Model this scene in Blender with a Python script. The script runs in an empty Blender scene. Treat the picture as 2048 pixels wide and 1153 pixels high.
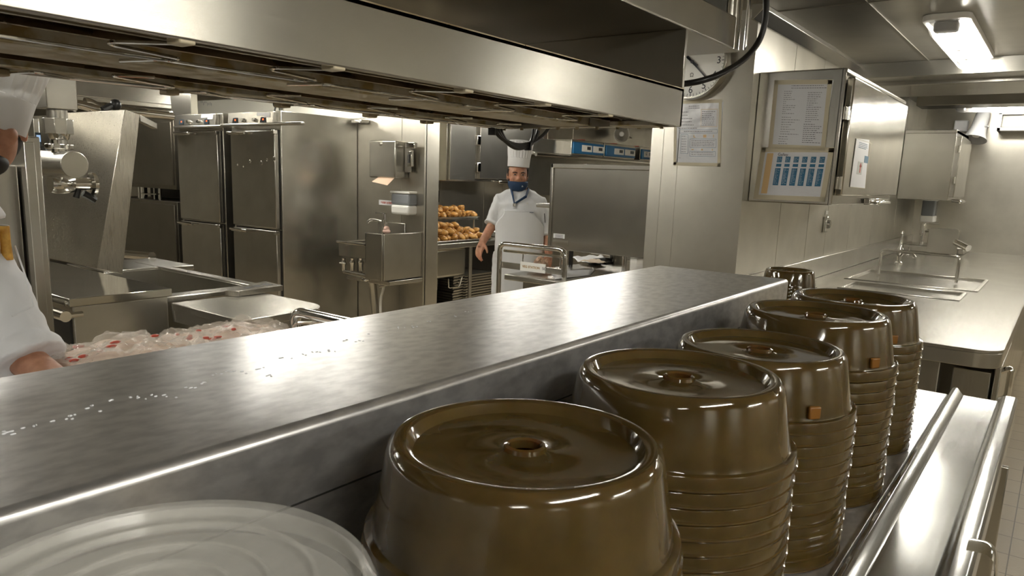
import bpy, bmesh, math, random
from mathutils import Vector, Matrix, noise
random.seed(7)
PI = math.pi
SC = bpy.context.scene
COL = SC.collection
# ---------------------------------------------------------------- camera
YAW, PIT, ROL = 0.64522128, 0.18334527, 0.03458639
FPX, CX, CY = 1469.14, 1008.58, 625.0
FW = Vector((-math.sin(YAW)*math.cos(PIT), math.cos(YAW)*math.cos(PIT), -math.sin(PIT)))
_r = Vector((math.cos(YAW), math.sin(YAW), 0)); _u = _r.cross(FW)
RT = _r*math.cos(ROL) + _u*math.sin(ROL)
UP = -_r*math.sin(ROL) + _u*math.cos(ROL)
CAM = Vector((0, 0, 1.5))
def P(px, py, x=None, y=None, z=None):
    """the point of a real plane (x=, y= or z=) that the photograph shows at a pixel"""
    d = RT*((px-CX)/FPX) - UP*((py-CY)/FPX) + FW
    if x is not None: t = (x-CAM.x)/d.x
    elif y is not None: t = (y-CAM.y)/d.y
    else: t = (z-CAM.z)/d.z
    return CAM + d*t
cam = bpy.data.cameras.new('camera'); camo = bpy.data.objects.new('camera', cam); COL.objects.link(camo)
M = Matrix((RT, UP, -FW)).transposed().to_4x4(); M.translation = CAM
camo.matrix_world = M
cam.sensor_width = 36; cam.lens = 36*FPX/2048
cam.shift_x = (1024-CX)/2048; cam.shift_y = (CY-576.5)/2048
cam.clip_start = .02; cam.clip_end = 60
cam.dof.use_dof = True; cam.dof.focus_distance = 2.4; cam.dof.aperture_fstop = 26
SC.camera = camo
SC.view_settings.view_transform = 'Standard'; SC.view_settings.look = 'None'
SC.view_settings.exposure = EXPOSURE = 0.5
SC.view_settings.gamma = 1
SC.cycles.use_denoising = True
SC.cycles.max_bounces = 10; SC.cycles.glossy_bounces = 7; SC.cycles.diffuse_bounces = 4; SC.cycles.transmission_bounces = 8
SC.cycles.caustics_reflective = True; SC.cycles.caustics_refractive = False
SC.cycles.sample_clamp_indirect = 6; SC.cycles.blur_glossy = .5
LAMP_E = 60.0
# ---------------------------------------------------------------- materials
def pbr(name, col, rough=.5, metal=0, **k):
    m = bpy.data.materials.new(name); m.use_nodes = True
    b = m.node_tree.nodes['Principled BSDF']
    b.inputs['Base Color'].default_value = (*col, 1); b.inputs['Roughness'].default_value = rough
    b.inputs['Metallic'].default_value = metal
    for kk, v in k.items():
        kk = kk.replace('_', ' ')
        b.inputs[kk].default_value = (*v, 1) if isinstance(v, tuple) and len(v) == 3 and 'Radius' not in kk else v
    return m
def nd(m, t, **k):
    n = m.node_tree.nodes.new(t)
    for a, v in k.items():
        if a in n.inputs: n.inputs[a].default_value = v
        else: setattr(n, a, v)
    return n
def noisy(m, scale=(1, 1, 1), nscale=8, detail=6, rlo=None, rhi=None, bump=0, c1=None, c2=None, lo=.35, hi=.65, coord='Object'):
    t = m.node_tree; b = t.nodes['Principled BSDF']
    tc = nd(m, 'ShaderNodeTexCoord'); mp = nd(m, 'ShaderNodeMapping'); mp.inputs['Scale'].default_value = scale
    t.links.new(tc.outputs[coord], mp.inputs[0])
    n = nd(m, 'ShaderNodeTexNoise'); n.inputs['Scale'].default_value = nscale; n.inputs['Detail'].default_value = detail
    t.links.new(mp.outputs[0], n.inputs['Vector'])
    if rlo is not None:
        r = nd(m, 'ShaderNodeMapRange'); r.inputs[1].default_value = lo; r.inputs[2].default_value = hi
        r.inputs[3].default_value = rlo; r.inputs[4].default_value = rhi
        t.links.new(n.outputs[0], r.inputs[0]); t.links.new(r.outputs[0], b.inputs['Roughness'])
    if c1:
        cr = nd(m, 'ShaderNodeValToRGB'); cr.color_ramp.elements[0].position = lo; cr.color_ramp.elements[1].position = hi
        cr.color_ramp.elements[0].color = (*c1, 1); cr.color_ramp.elements[1].color = (*c2, 1)
        t.links.new(n.outputs[0], cr.inputs[0]); t.links.new(cr.outputs[0], b.inputs['Base Color'])
    if bump:
        bp = nd(m, 'ShaderNodeBump'); bp.inputs['Strength'].default_value = bump; bp.inputs['Distance'].default_value = .002
        t.links.new(n.outputs[0], bp.inputs['Height'])
        old = b.inputs['Normal'].links
        if old: t.links.new(old[0].from_socket, bp.inputs['Normal'])
        t.links.new(bp.outputs[0], b.inputs['Normal'])
    return m
def steel(name, brush, col=(.58, .56, .51), r=(.2, .27), bump=.025, wave=.12, tint=.84, aniso=.55):
    """brushed stainless: fine streaks along one axis and slow sheet waviness"""
    m = pbr(name, col, r[0], .96)
    s = {'x': (2, 170, 170), 'y': (170, 2, 170), 'z': (170, 170, 2), 'n': (20, 20, 20)}[brush]
    noisy(m, (1, 1, 1), 2.2, 2, bump=wave)                    # slow waviness of thin sheet
    m.node_tree.nodes['Bump'].inputs['Distance'].default_value = .02
    noisy(m, s, 3, 3, rlo=r[1]-.03, rhi=r[1])
    g = nd(m, 'ShaderNodeNewGeometry'); vm = nd(m, 'ShaderNodeVectorMath', operation='CROSS_PRODUCT')
    vm.inputs[1].default_value = {'x': (1, .25, 0), 'y': (.25, 1, 0), 'z': (.05, .05, 1), 'n': (.25, 1, 0)}[brush]
    lk = m.node_tree.links; lk.new(g.outputs['Normal'], vm.inputs[0]); bs = m.node_tree.nodes['Principled BSDF']; lk.new(vm.outputs[0], bs.inputs['Tangent']); bs.inputs['Anisotropic'].default_value = .0 if brush == 'n' else aniso
    noisy(m, (1, 1, 1), 5, 5, c1=tuple(c*tint for c in col), c2=col, lo=.3, hi=.7)
    return m
ST = {
 'x': steel('steel_brushed_x', 'x'), 'y': steel('steel_brushed_y', 'y'), 'z': steel('steel_brushed_z', 'z'),
 'worn': steel('steel_worn', 'n', (.74, .74, .745), (.2, .30), .01, .06, .88),
 'polish': steel('steel_polished', 'y', (.66, .64, .58), (.07, .14), .008, .2),
 'ceil': steel('steel_ceiling', 'x', (.42, .40, .35), (.22, .34), .02, .1),
 'wall': steel('steel_wall', 'y', (.60, .575, .51), (.24, .31), .02, .15),
}
ST['worn'].node_tree.nodes['Principled BSDF'].inputs['Metallic'].default_value = .84
noisy(ST['worn'], (1, .4, 1), 90, 4, rlo=.285, rhi=.305, lo=.15, hi=.85)
noisy(ST['worn'], (1, .5, 1), 80, 7, c1=(.60, .60, .61), c2=(.77, .77, .775), lo=.36, hi=.6)
CHROME = pbr('chrome', (.8, .79, .76), .08, 1)
BROWNST = noisy(pbr('heat_stained_steel', (.4, .33, .2), .35, 1), (1, 1, 1), 9, 6, c1=(.22, .16, .08), c2=(.52, .45, .32), rlo=.2, rhi=.45)
STAINED = noisy(pbr('stained_steel', (.55, .5, .38), .4, 1), (1, 1, 1), 30, 8, c1=(.42, .35, .2), c2=(.6, .57, .48), lo=.4, hi=.55, rlo=.3, rhi=.55)
BLACK = pbr('black_rubber', (.012, .012, .012), .35)
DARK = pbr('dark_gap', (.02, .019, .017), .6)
WHITEP = pbr('white_plastic', (.8, .79, .75), .3)
GREYP = pbr('grey_paint', (.36, .36, .36), .4)
CERAM = pbr('cream_ceramic', (.7, .62, .45), .4)
PAPER = pbr('white_paper', (.72, .72, .74), .35, 0, Coat_Weight=.0)
LAMIN = noisy(pbr('laminated_paper', (.62, .63, .66), .18), (1, 1, 1), 14, 4, bump=.8)
LAMIN.node_tree.nodes['Bump'].inputs['Distance'].default_value = .006
TAPE = pbr('masking_tape', (.5, .45, .33), .5)
BLUEINK = pbr('blue_box_print', (.02, .12, .22), .35)
TANINK = pbr('tan_strip_print', (.62, .42, .2), .4)
INK = pbr('black_ink', (.03, .03, .04), .5)
REDINK = pbr('red_ink', (.5, .08, .05), .5)
BLUEPL = pbr('blue_plastic', (.01, .12, .28), .3)
SCREEN = pbr('dark_screen', (.02, .03, .04), .1)
TILE = None
CLOTH = noisy(pbr('white_cotton', (.74, .75, .77), .85), (1, 1, 1), 16, 3, bump=.35)
CLOTH.node_tree.nodes['Bump'].inputs['Distance'].default_value = .01
HATP = noisy(pbr('white_hat_paper', (.8, .8, .81), .8), (1, 1, 1), 9, 2, bump=.1)
NAVY = pbr('navy_cloth', (.012, .04, .10), .7)
SKIN = noisy(pbr('skin', (.42, .2, .11), .5, 0, Subsurface_Weight=.15), (1, 1, 1), 40, 4, c1=(.42, .2, .12), c2=(.54, .28, .175))
HAIR = pbr('black_hair', (.015, .012, .01), .6)
LIP = pbr('lip', (.35, .12, .08), .5)
EYE = pbr('eye_white', (.42, .40, .37), .3)
ORANGE = pbr('orange_plastic', (.75, .27, .03), .35)
AMBERPEN = noisy(pbr('amber_marker_plastic', (.75, .4, .07), .3), (1, 1, 1), 60, 3, c1=(.6, .3, .05), c2=(.8, .48, .1))
# amber brown moulded plastic
AMB = pbr('brown_moulded_plastic', (.08, .05, .016), .1, 0, IOR=1.6, Coat_Weight=.4, Coat_Roughness=.05)
AMB.node_tree.nodes['Principled BSDF'].inputs['Subsurface Weight'].default_value = .3
AMB.node_tree.nodes['Principled BSDF'].inputs['Subsurface Radius'].default_value = (.03, .012, .002)
AMB.node_tree.nodes['Principled BSDF'].inputs['Subsurface Scale'].default_value = 1
noisy(AMB, (1, 1, 1), 26, 5, c1=(.064, .041, .012), c2=(.09, .058, .018), rlo=.05, rhi=.11)
AMBTAB = pbr('amber_tab_plastic', (.2, .085, .015), .25)
LIDPL = pbr('clear_plastic_lid', (.9, .89, .84), .16, 0, Alpha=.26)
noisy(LIDPL, (1, 1, 1), 7, 3, bump=.15)
SOAPC = pbr('grey_clear_plastic', (.5, .53, .57), .15, 0, Transmission_Weight=.5)
FILM = None
POTATO = noisy(pbr('roasted_potato_skin', (.5, .25, .07), .42), (1, 1, 1), 38, 6, c1=(.22, .09, .02), c2=(.66, .36, .1), lo=.36, hi=.56, bump=.5)
MEAT = noisy(pbr('pink_meat', (.55, .33, .24), .4), (1, 1, 1), 14, 4, c1=(.62, .46, .33), c2=(.5, .33, .24), lo=.4, hi=.6)
FILM = pbr('cling_film', (.85, .82, .75), .12, 0, Alpha=.28, IOR=1.6)
LAMPGL = pbr('lamp_diffuser', (1, 1, 1), .3, 0, Emission_Color=(1, .93, .8), Emission_Strength=9.0)
LAMPGL.name = 'lamp_diffuser'
TUBEGL = pbr('lamp_tube', (1, 1, 1), .3, 0, Emission_Color=(1, .96, .86), Emission_Strength=LAMP_E)
LED = pbr('red_display', (.1, 0, 0), .3, 0, Emission_Color=(1, .12, .02), Emission_Strength=2.0)
# ---------------------------------------------------------------- mesh building
class MB:
    def __init__(s): s.b = bmesh.new(); s.mats = []; s.cur = 0
    def mat(s, m):
        if m not in s.mats: s.mats.append(m)
        s.cur = s.mats.index(m); return s
    def face(s, vs, smooth=False):
        try: f = s.b.faces.new(vs)
        except ValueError: return None
        f.material_index = s.cur; f.smooth = smooth; return f
    def quad(s, *pts):
        s.face([s.b.verts.new(p) for p in pts]); return s
    def prism(s, bottom, top):
        """solid between two loops of equal length"""
        A = [s.b.verts.new(p) for p in bottom]; B = [s.b.verts.new(p) for p in top]
        n = len(A); s.face(A[::-1]); s.face(B)
        for i in range(n): s.face([A[i], A[(i+1) % n], B[(i+1) % n], B[i]])
        return s
    def box(s, x0, x1, y0, y1, z0, z1):
        x0, x1 = sorted((x0, x1)); y0, y1 = sorted((y0, y1)); z0, z1 = sorted((z0, z1))
        return s.prism([(x0, y0, z0), (x1, y0, z0), (x1, y1, z0), (x0, y1, z0)], [(x0, y0, z1), (x1, y0, z1), (x1, y1, z1), (x0, y1, z1)])
    def obox(s, c, ax, ay, az):
        """box centred at c with half-axis vectors"""
        c, ax, ay, az = map(Vector, (c, ax, ay, az))
        return s.prism([c-ax-ay-az, c+ax-ay-az, c+ax+ay-az, c-ax+ay-az], [c-ax-ay+az, c+ax-ay+az, c+ax+ay+az, c-ax+ay+az])
    def extrude(s, prof, axis, a, b):
        """profile of 2-D points swept along an axis from a to b"""
        f = {'x': lambda p, t: (t, p[0], p[1]), 'y': lambda p, t: (p[0], t, p[1]), 'z': lambda p, t: (p[0], p[1], t)}[axis]
        return s.prism([f(p, a) for p in prof], [f(p, b) for p in prof])
    def tube(s, pts, r, n=10, cap=True, flat=1.0):
        pts = [Vector(p) for p in pts]; R = r if isinstance(r, (list, tuple)) else [r]*len(pts)
        rings = []; ref = None
        for i, p in enumerate(pts):
            t = (pts[min(i+1, len(pts)-1)] - pts[max(i-1, 0)]).normalized()
            if ref is None:
                ref = Vector((0, 0, 1)) if abs(t.z) < .9 else Vector((1, 0, 0))
            a = (ref - t*ref.dot(t)).normalized(); ref = a; b = t.cross(a)
            rings.append([s.b.verts.new(p + (a*math.cos(2*PI*k/n) + b*math.sin(2*PI*k/n)*flat)*R[i]) for k in range(n)])
        for A, B in zip(rings, rings[1:]):
            for k in range(n): s.face([A[k], A[(k+1) % n], B[(k+1) % n], B[k]], True)
        if cap: s.face(rings[0][::-1]); s.face(rings[-1])
        return s
    def lathe(s, prof, c=(0, 0, 0), n=48, axis='z', arc=1.0):
        c = Vector(c); rings = []
        def pt(r, h, a):
            x, y = r*math.cos(a), r*math.sin(a)
            return c + {'z': Vector((x, y, h)), 'y': Vector((x, h, y)), 'x': Vector((h, x, y))}[axis]
        for r, h in prof:
            if r < 1e-6: rings.append([s.b.verts.new(pt(0, h, 0))])
            else: rings.append([s.b.verts.new(pt(r, h, 2*PI*k/n)) for k in range(n)])
        for A, B in zip(rings, rings[1:]):
            for k in range(n):
                j = (k+1) % n
                if len(A) == 1 and len(B) == 1: continue
                if len(A) == 1: s.face([A[0], B[j], B[k]], True)
                elif len(B) == 1: s.face([A[k], A[j], B[0]], True)
                else: s.face([A[k], A[j], B[j], B[k]], True)
        return s
    def ball(s, c, r, seg=16, rings=10, rot=None):
        r = (r, r, r) if not isinstance(r, (tuple, list)) else r
        mt = Matrix.Translation(c) @ (rot.to_4x4() if rot else Matrix()) @ Matrix.Diagonal((*r, 1))
        g = bmesh.ops.create_uvsphere(s.b, u_segments=seg, v_segments=rings, radius=1, matrix=mt)
        fs = set(f for v in g['verts'] for f in v.link_faces)
        for f in fs: f.material_index = s.cur; f.smooth = True
        return s
def arc_pts(pts, r, n=6):
    """polyline with rounded corners"""
    pts = [Vector(p) for p in pts]; out = [pts[0]]
    for a, b, c in zip(pts, pts[1:], pts[2:]):
        u = (a-b).normalized(); v = (c-b).normalized(); rr = min(r, (a-b).length*.49, (c-b).length*.49)
        p0, p1 = b+u*rr, b+v*rr
        for k in range(n+1):
            t = k/n; out.append(p0*(1-t)**2 + b*2*t*(1-t) + p1*t*t)
    out.append(pts[-1]); return out
def rrect(x0, x1, y0, y1, r, n=6, only=None):
    out = []
    for i, (cx, cy, a) in enumerate(((x1-r, y1-r, 0), (x0+r, y1-r, 90), (x0+r, y0+r, 180), (x1-r, y0+r, 270))):
        if only is not None and i not in only:
            out.append(((x1, x0, x0, x1)[i], (y1, y1, y0, y0)[i])); continue
        for k in range(n+1):
            t = math.radians(a+90*k/n); out.append((cx+r*math.cos(t), cy+r*math.sin(t)))
    return out
def obj(name, mb, mat=None, parent=None, bevel=.0, seg=2, mods=None, auto=False):
    me = bpy.data.meshes.new(name); bmesh.ops.recalc_face_normals(mb.b, faces=mb.b.faces); mb.b.to_mesh(me); mb.b.free(); me.set_sharp_from_angle(angle=.62)
    for m in (mb.mats or [mat or ST['z']]): me.materials.append(m)
    o = bpy.data.objects.new(name, me); COL.objects.link(o)
    if parent is not None:
        o.parent = parent; o.matrix_parent_inverse = world(parent).inverted()
    if bevel:
        m = o.modifiers.new('bevel', 'BEVEL'); m.width = bevel; m.segments = seg; m.limit_method = 'ANGLE'; m.angle_limit = .6
        m.harden_normals = False
    return o
def world(o):
    m = Matrix.LocRotScale(o.location, o.rotation_euler, o.scale)
    return (world(o.parent) @ o.matrix_parent_inverse @ m) if o.parent else m
def thing(name, label, cat, loc=(0, 0, 0), rz=0, group=None):
    o = bpy.data.objects.new(name, None); COL.objects.link(o); o.location = loc; o.rotation_euler = (0, 0, rz)
    o.empty_display_size = .05
    o['label'] = label; o['category'] = cat
    if group: o['group'] = group
    return o
def tag(o, label, cat, group=None, kind=None):
    o['label'] = label; o['category'] = cat
    if group: o['group'] = group
    if kind: o['kind'] = kind
    return o
def struct(name, mb, mat=None, bevel=0, label=None):
    o = obj(name, mb, mat, None, bevel); o['kind'] = 'structure'
    if label: o['label'] = label
    return o
def dup(root, loc, rz=None, label=None, group=None):
    r = root.copy(); COL.objects.link(r); r.location = loc
    if rz is not None: r.rotation_euler[2] = rz
    if label: r['label'] = label
    if group: r['group'] = group
    for ch in list(root.children):
        c = ch.copy(); COL.objects.link(c); c.parent = r; c.matrix_parent_inverse = ch.matrix_parent_inverse.copy()
        for g in ch.children:
            d = g.copy(); COL.objects.link(d); d.parent = c; d.matrix_parent_inverse = g.matrix_parent_inverse.copy()
    return r
def text(name, body, size, loc, xdir, updir, mat, parent, align='CENTER', depth=.0003, bold=0):
    cu = bpy.data.curves.new(name, 'FONT'); cu.body = body; cu.size = size; cu.align_x = align; cu.align_y = 'CENTER'
    cu.extrude = depth; cu.offset = bold; cu.materials.append(mat)
    tmp = bpy.data.objects.new(name, cu); COL.objects.link(tmp)
    me = bpy.data.meshes.new_from_object(tmp, depsgraph=bpy.context.evaluated_depsgraph_get())
    bpy.data.objects.remove(tmp); o = bpy.data.objects.new(name, me); COL.objects.link(o)
    if not me.materials: me.materials.append(mat)
    X = Vector(xdir).normalized(); U = Vector(updir).normalized(); Z = X.cross(U)
    m = Matrix((X, U, Z)).transposed().to_4x4(); m.translation = loc
    if parent:
        o.parent = parent; o.matrix_parent_inverse = world(parent).inverted()
    o.matrix_basis = m
    return o
# ================================================================ ROOM
XW = -1.26           # face of the partition beside the right counter
YC = 3.55            # its near end (the clock column)
ZC = 2.30
m = MB(); m.box(-9.5, 3, -4, 11, -.05, 0)
TILE = pbr('floor_tile', (.5, .42, .3), .4)
t = TILE.node_tree; b = t.nodes['Principled BSDF']
tc = nd(TILE, 'ShaderNodeTexCoord'); br = nd(TILE, 'ShaderNodeTexBrick'); br.offset = 0
br.inputs['Scale'].default_value = 1; br.inputs['Brick Width'].default_value = .2; br.inputs['Row Height'].default_value = .2
br.inputs['Mortar Size'].default_value = .0025; br.inputs['Mortar Smooth'].default_value = .2
br.inputs['Color1'].default_value = (.46, .385, .27, 1); br.inputs['Color2'].default_value = (.42, .35, .245, 1); br.inputs['Mortar'].default_value = (.12, .09, .06, 1)
t.links.new(tc.outputs['Object'], br.inputs[0]); t.links.new(br.outputs[0], b.inputs['Base Color'])
vo = nd(TILE, 'ShaderNodeTexNoise'); vo.inputs['Scale'].default_value = 90
bp = nd(TILE, 'ShaderNodeBump'); bp.inputs['Strength'].default_value = .4; bp.inputs['Distance'].default_value = .003
t.links.new(tc.outputs['Object'], vo.inputs['Vector']); t.links.new(vo.outputs[0], bp.inputs['Height']); t.links.new(bp.outputs[0], b.inputs['Normal'])
struct('floor', m, TILE)
m = MB(); m.box(-9.5, 3, -4, 11, ZC, ZC+.05)
for (x0, x1, y0, y1) in ((-.822, -.818, -4, 5.4), (.4, .404, -4, 5.4), (-1.26, 3, 3.64, 3.66), (-1.26, 3, 1.2, 1.22)): m.box(x0, x1, y0, y1, ZC-.004, ZC+.01)
struct('ceiling', m, ST['ceil'])
def wall(name, x0, x1, y0, y1, seams=(), mat='wall', z1=ZC):
    m = MB(); m.box(x0, x1, y0, y1, 0, z1)
    for (a, b, c, d) in seams: m.box(a, b, c, d, 0, z1)
    return struct(name, m, ST[mat])
ys = [P(1553, 500, x=XW).y, P(1612, 480, x=XW).y, P(1652, 460, x=XW).y, P(1700, 440, x=XW).y, 6.6, 7.6]
xs = [P(1345, 450, y=YC).x, P(1318, 400, y=YC).x]
wall('wall_partition', -1.76, XW, YC, 8.6, [(XW-.01, XW+.0015, y-.003, y+.003) for y in ys] + [(x-.002, x+.002, YC-.002, YC+.01) for x in xs])
xb2 = [P(1978, 450, y=8.6).x, .35, 1.2]
wall('wall_back', XW, 3, 8.6, 8.75, [(x-.003, x+.003, 8.598, 8.61) for x in xb2])
wall('wall_far', -5.55, -5.4, 4.7, 11, [(-5.41, -5.398, P(px, 400, x=-5.4).y-.003, P(px, 400, x=-5.4).y+.003) for px in (882, 968, 1090, 1140)])
wall('wall_end', -5.55, -1.26, 11, 11.15)
wall('wall_sink', -9.5, -4.30, 4.56, 4.72, [(-4.47, -4.30, 4.54, 4.57), (P(803, 350, y=4.56).x-.002, P(803, 350, y=4.56).x+.002, 4.557, 4.57)])
wall('wall_left', -9.65, -9.5, -4, 4.72); wall('wall_front', -9.5, 3, -4.15, -4, (), 'ceil'); wall('wall_right', 3, 3.15, -4, 8.75)
# cove strip and ceiling beams
m = MB(); m.extrude([(XW, ZC), (XW+.055, ZC), (XW+.055, ZC-.022), (XW+.012, ZC-.065), (XW, ZC-.065)], 'y', YC-.1, 5.4)
struct('trim_1', m, ST['y'], .002)
m = MB(); m.box(XW, 3, 5.38, 5.62, 2.205, ZC).box(XW, 3, 5.62, 6.3, 2.18, 2.24)
struct('trim_2', m, ST['x'], .004)
m = MB(); m.box(XW+.1, 3, 7.3, 7.6, 2.21, ZC)
struct('trim_3', m, ST['x'], .004)
m = MB(); m.box(-9.4, -2.0, 2.9, 3.1, 2.16, ZC)
struct('trim_4', m, ST['x'], .004)
# backsplash of the partition
yA = 3.6
m = MB(); m.box(XW, XW+.025, yA, 8.6, .92, 1.052)
struct('trim_5', m, ST['y'], .004)

# ---------------------------------------------------------------- lamps
def ceiling_lamp(label, x, y, long='y', L=1.30, W=.20, lit=True, detail=False):
    t = thing('ceiling_lamp', label, 'ceiling lamp', (x, y, ZC), 0, 'fluorescent ceiling lamps')
    hx, hy = (W/2, L/2) if long == 'y' else (L/2, W/2)
    m = MB(); m.extrude(rrect(x-hx, x+hx, y-hy, y+hy, .05), 'z', ZC-.028, ZC); obj('lamp_housing', m, WHITEP, t, .004)
    # clear moulded diffuser with the tubes inside
    m = MB(); a = rrect(x-hx+.012, x+hx-.012, y-hy+.012, y+hy-.012, .045); c = rrect(x-hx+.035, x+hx-.035, y-hy+.035, y+hy-.035, .05)
    m.prism([(p[0], p[1], ZC-.085) for p in c], [(p[0], p[1], ZC-.028) for p in a])
    obj('diffuser', m, DIFF, t, .006)
    m = MB()
    for s in (-1, 1):
        d = s*W*.22
        p = [(x+d, y-hy+.16, ZC-.055), (x+d, y+hy-.08, ZC-.055)] if long == 'y' else [(x-hx+.16, y+d, ZC-.055), (x+hx-.08, y+d, ZC-.055)]
        m.tube(p, .014, 10)
    obj('fluorescent_tube', m, TUBEGL, t)
    m = MB()
    if long == 'y':
        m.extrude([(-.0, 0), (.03, 0), (.02, .03), (-.02, .03), (-.03, 0)], 'y', 0, .001) if False else None
        m.box(x-.05, x+.05, y-hy+.03, y-hy+.10, ZC-.075, ZC-.03)
    else: m.box(x-hx+.03, x-hx+.10, y-.05, y+.05, ZC-.075, ZC-.03)
    obj('ballast_bracket', m, GREYP, t, .01)
    for k in range(3):
        m = MB(); f = (.38, .62, .86)[k]
        if long == 'y': m.box(x-.02, x+.02, y-hy+L*f-.012, y-hy+L*f+.012, ZC-.095, ZC-.084)
        else: m.box(x-hx+L*f-.012, x-hx+L*f+.012, y-.02, y+.02, ZC-.095, ZC-.084)
        obj('clip', m, WHITEP, t, .002)
    return t
LAMP_W = 36
DIFF = pbr('clear_diffuser', (.95, .95, .93), .1, 0, Alpha=.14)
ceiling_lamp('twin-tube ceiling lamp over the aisle beside the right counter', -.565, 4.66)
ceiling_lamp('long tube lamp above the back wall vent', -.22, 8.0, 'x', 1.5, .16)
hidden = 'added unseen ceiling lamp beyond the edge of view'  # unseen lamps added to light the room and its steel reflections
for (x, y, l) in ((2.6, 1.9, 'y'), (1.0, .1, 'y'), (1.4, -2.4, 'y'), (1.95, 5.3, 'y'), (-1.9, -1.3, 'x'), (-3.1, .6, 'y'), (-3.0, 2.35, 'x'), (-3.4, 5.9, 'y'), (-4.75, 6.6, 'y'), (-4.95, 1.1, 'y'), (-6.6, 3.45, 'x'), (-5.9, -.8, 'y'), (-4.85, 3.85, 'x'), (-2.6, 7.2, 'y'), (1.2, 7.9, 'x')):
    ceiling_lamp(hidden, x, y, l)
# ================================================================ CLOCK COLUMN
cc = P(1391, 126, y=YC); R = .178
t = thing('wall_clock', 'round white wall clock with black numerals on the steel column', 'clock', (cc.x, YC, cc.z))
c0 = (cc.x, YC, cc.z)
m = MB(); m.lathe([(0, 0), (R, 0), (R, -.05), (R-.004, -.056), (R-.012, -.056), (R-.016, -.03), (0, -.03)], c0, 72, 'y'); obj('clock_frame', m, ST['x'], t)
m = MB(); m.lathe([(0, -.032), (R-.017, -.032), (R-.017, -.03)], c0, 72, 'y'); obj('clock_face', m, WHITEP, t)
for k in range(1, 13):
    a = PI/2 - k*PI/6
    text('numeral', str(k), .046, (cc.x+math.cos(a)*R*.74, YC-.0335, cc.z+math.sin(a)*R*.74), (1, 0, 0), (0, 0, 1), INK, t)
m = MB()
for k in range(60):
    a = k*PI/30; d = Vector((math.cos(a), 0, math.sin(a))); n_ = Vector((-d.z, 0, d.x)); l = .009 if k % 5 else .012
    m.obox(Vector((cc.x, YC-.0335, cc.z))+d*(R*.89), d*l, n_*(.0009 if k % 5 else .0016), (0, .0004, 0))
obj('minute_marks', m, INK, t)
def hand(name, px, py, back, w):
    e = P(px, py, y=YC-.038); c = Vector((cc.x, YC-.038, cc.z)); d = (e-c); L = d.length; d.normalize(); n_ = Vector((-d.z, 0, d.x))
    m = MB(); m.prism([c-d*back-n_*w, c+d*L-n_*w*.5, c+d*L+n_*w*.5, c-d*back+n_*w], [q+Vector((0, -.002, 0)) for q in (c-d*back-n_*w, c+d*L-n_*w*.5, c+d*L+n_*w*.5, c-d*back+n_*w)])
    obj(name, m, INK, t)
hand('minute_hand', 1416, 160, .04, .005); hand('hour_hand', 1368, 109, .035, .007)
m = MB(); m.lathe([(0, -.044), (.008, -.044), (.008, -.036)], c0, 16, 'y'); obj('clock_pin', m, INK, t)
text('clock_mark', 'Ω', .026, (cc.x, YC-.0335, cc.z-.062), (1, 0, 0), (0, 0, 1), INK, t)

def sheet(name, label, corners, n, parent=None, tape=.012, cat='notice', mat=None):
    """a laminated sheet with a taped border lying on a plane; corners TL TR BR BL, n outward"""
    tl, tr, br_, bl = [Vector(c) for c in corners]; n = Vector(n)
    t = thing(name, label, cat, tuple((bl+br_)/2))
    m = MB(); m.prism([q+n*.0008 for q in (tl, tr, br_, bl)], [q+n*.002 for q in (tl, tr, br_, bl)]); obj('laminated_paper', m, mat or LAMIN, t)
    X = (tr-tl).normalized(); U = (tl-bl).normalized()
    m = MB(); w = tape
    def q(u, v): return bl + (br_-bl)*u + (tl-bl)*v
    W, H = (tr-tl).length, (tl-bl).length; e = w/W; f = w/H
    for (u0, u1, v0, v1) in ((-e, e, -f*.6, 1+f), (1-e, 1+e, -f, 1+f*.7), (-e, 1+e, -f, f), (-e*.6, 1+e, 1-f, 1+f)):
        a = [q(u0, v0), q(u1, v0), q(u1, v1), q(u0, v1)]; m.prism([p+n*.0022 for p in a], [p+n*.0028 for p in a])
    obj('tape_border', m, TAPE, t)
    return t, q, X, U, n
def rects(t, q, n, rs, mat, name, h=.0026):
    m = MB()
    for (u0, v0, u1, v1) in rs:
        a = [q(u0, v0), q(u1, v0), q(u1, v1), q(u0, v1)]; m.prism([p+n*(h-.0005) for p in a], [p+n*h for p in a])
    return obj(name, m, mat, t)
def textlines(rng, u0, u1, vtop, vbot, n, h=.006, fill=(.4, 1)):
    out = []
    for k in range(n):
        v = vtop - (vtop-vbot)*k/max(1, n-1); u = u0; end = u0+(u1-u0)*rng.uniform(*fill)
        while u < end:
            w = rng.uniform(.015, .05); out.append((u, v-h/2, min(end, u+w), v+h/2)); u += w+.012
    return out
n_ = Vector((0, -1, 0))
# notice under the clock
c4 = [P(1352, 205, y=YC), P(1447, 204, y=YC), P(1438, 330, y=YC), P(1350, 328, y=YC)]
t, q, X, U, n = sheet('notice_sheet', 'laminated notice with boxes and small food pictures taped under the clock', c4, n_, tape=.008)
rg = random.Random(3)
rs = textlines(rg, .3, .75, .93, .90, 2, .008) + textlines(rg, .08, .52, .84, .58, 6, .007) + textlines(rg, .6, .92, .84, .63, 8, .007, (.7, 1)) + textlines(rg, .2, .85, .53, .53, 1, .008, (1, 1))
rs += textlines(rg, .15, .27, .45, .2, 7, .006, (.8, 1)) + textlines(rg, .38, .92, .38, .30, 4, .006, (.8, 1)) + textlines(rg, .38, .88, .19, .16, 2, .006, (.8, 1)) + textlines(rg, .08, .2, .1, .1, 1, .005)
rects(t, q, n, rs, INK, 'printed_text')
fr = []
def frame(u0, v0, u1, v1, w=.004): return [(u0, v0, u1, v0+w), (u0, v1-w, u1, v1), (u0, v0, u0+w, v1), (u1-w, v0, u1, v1)]
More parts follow.
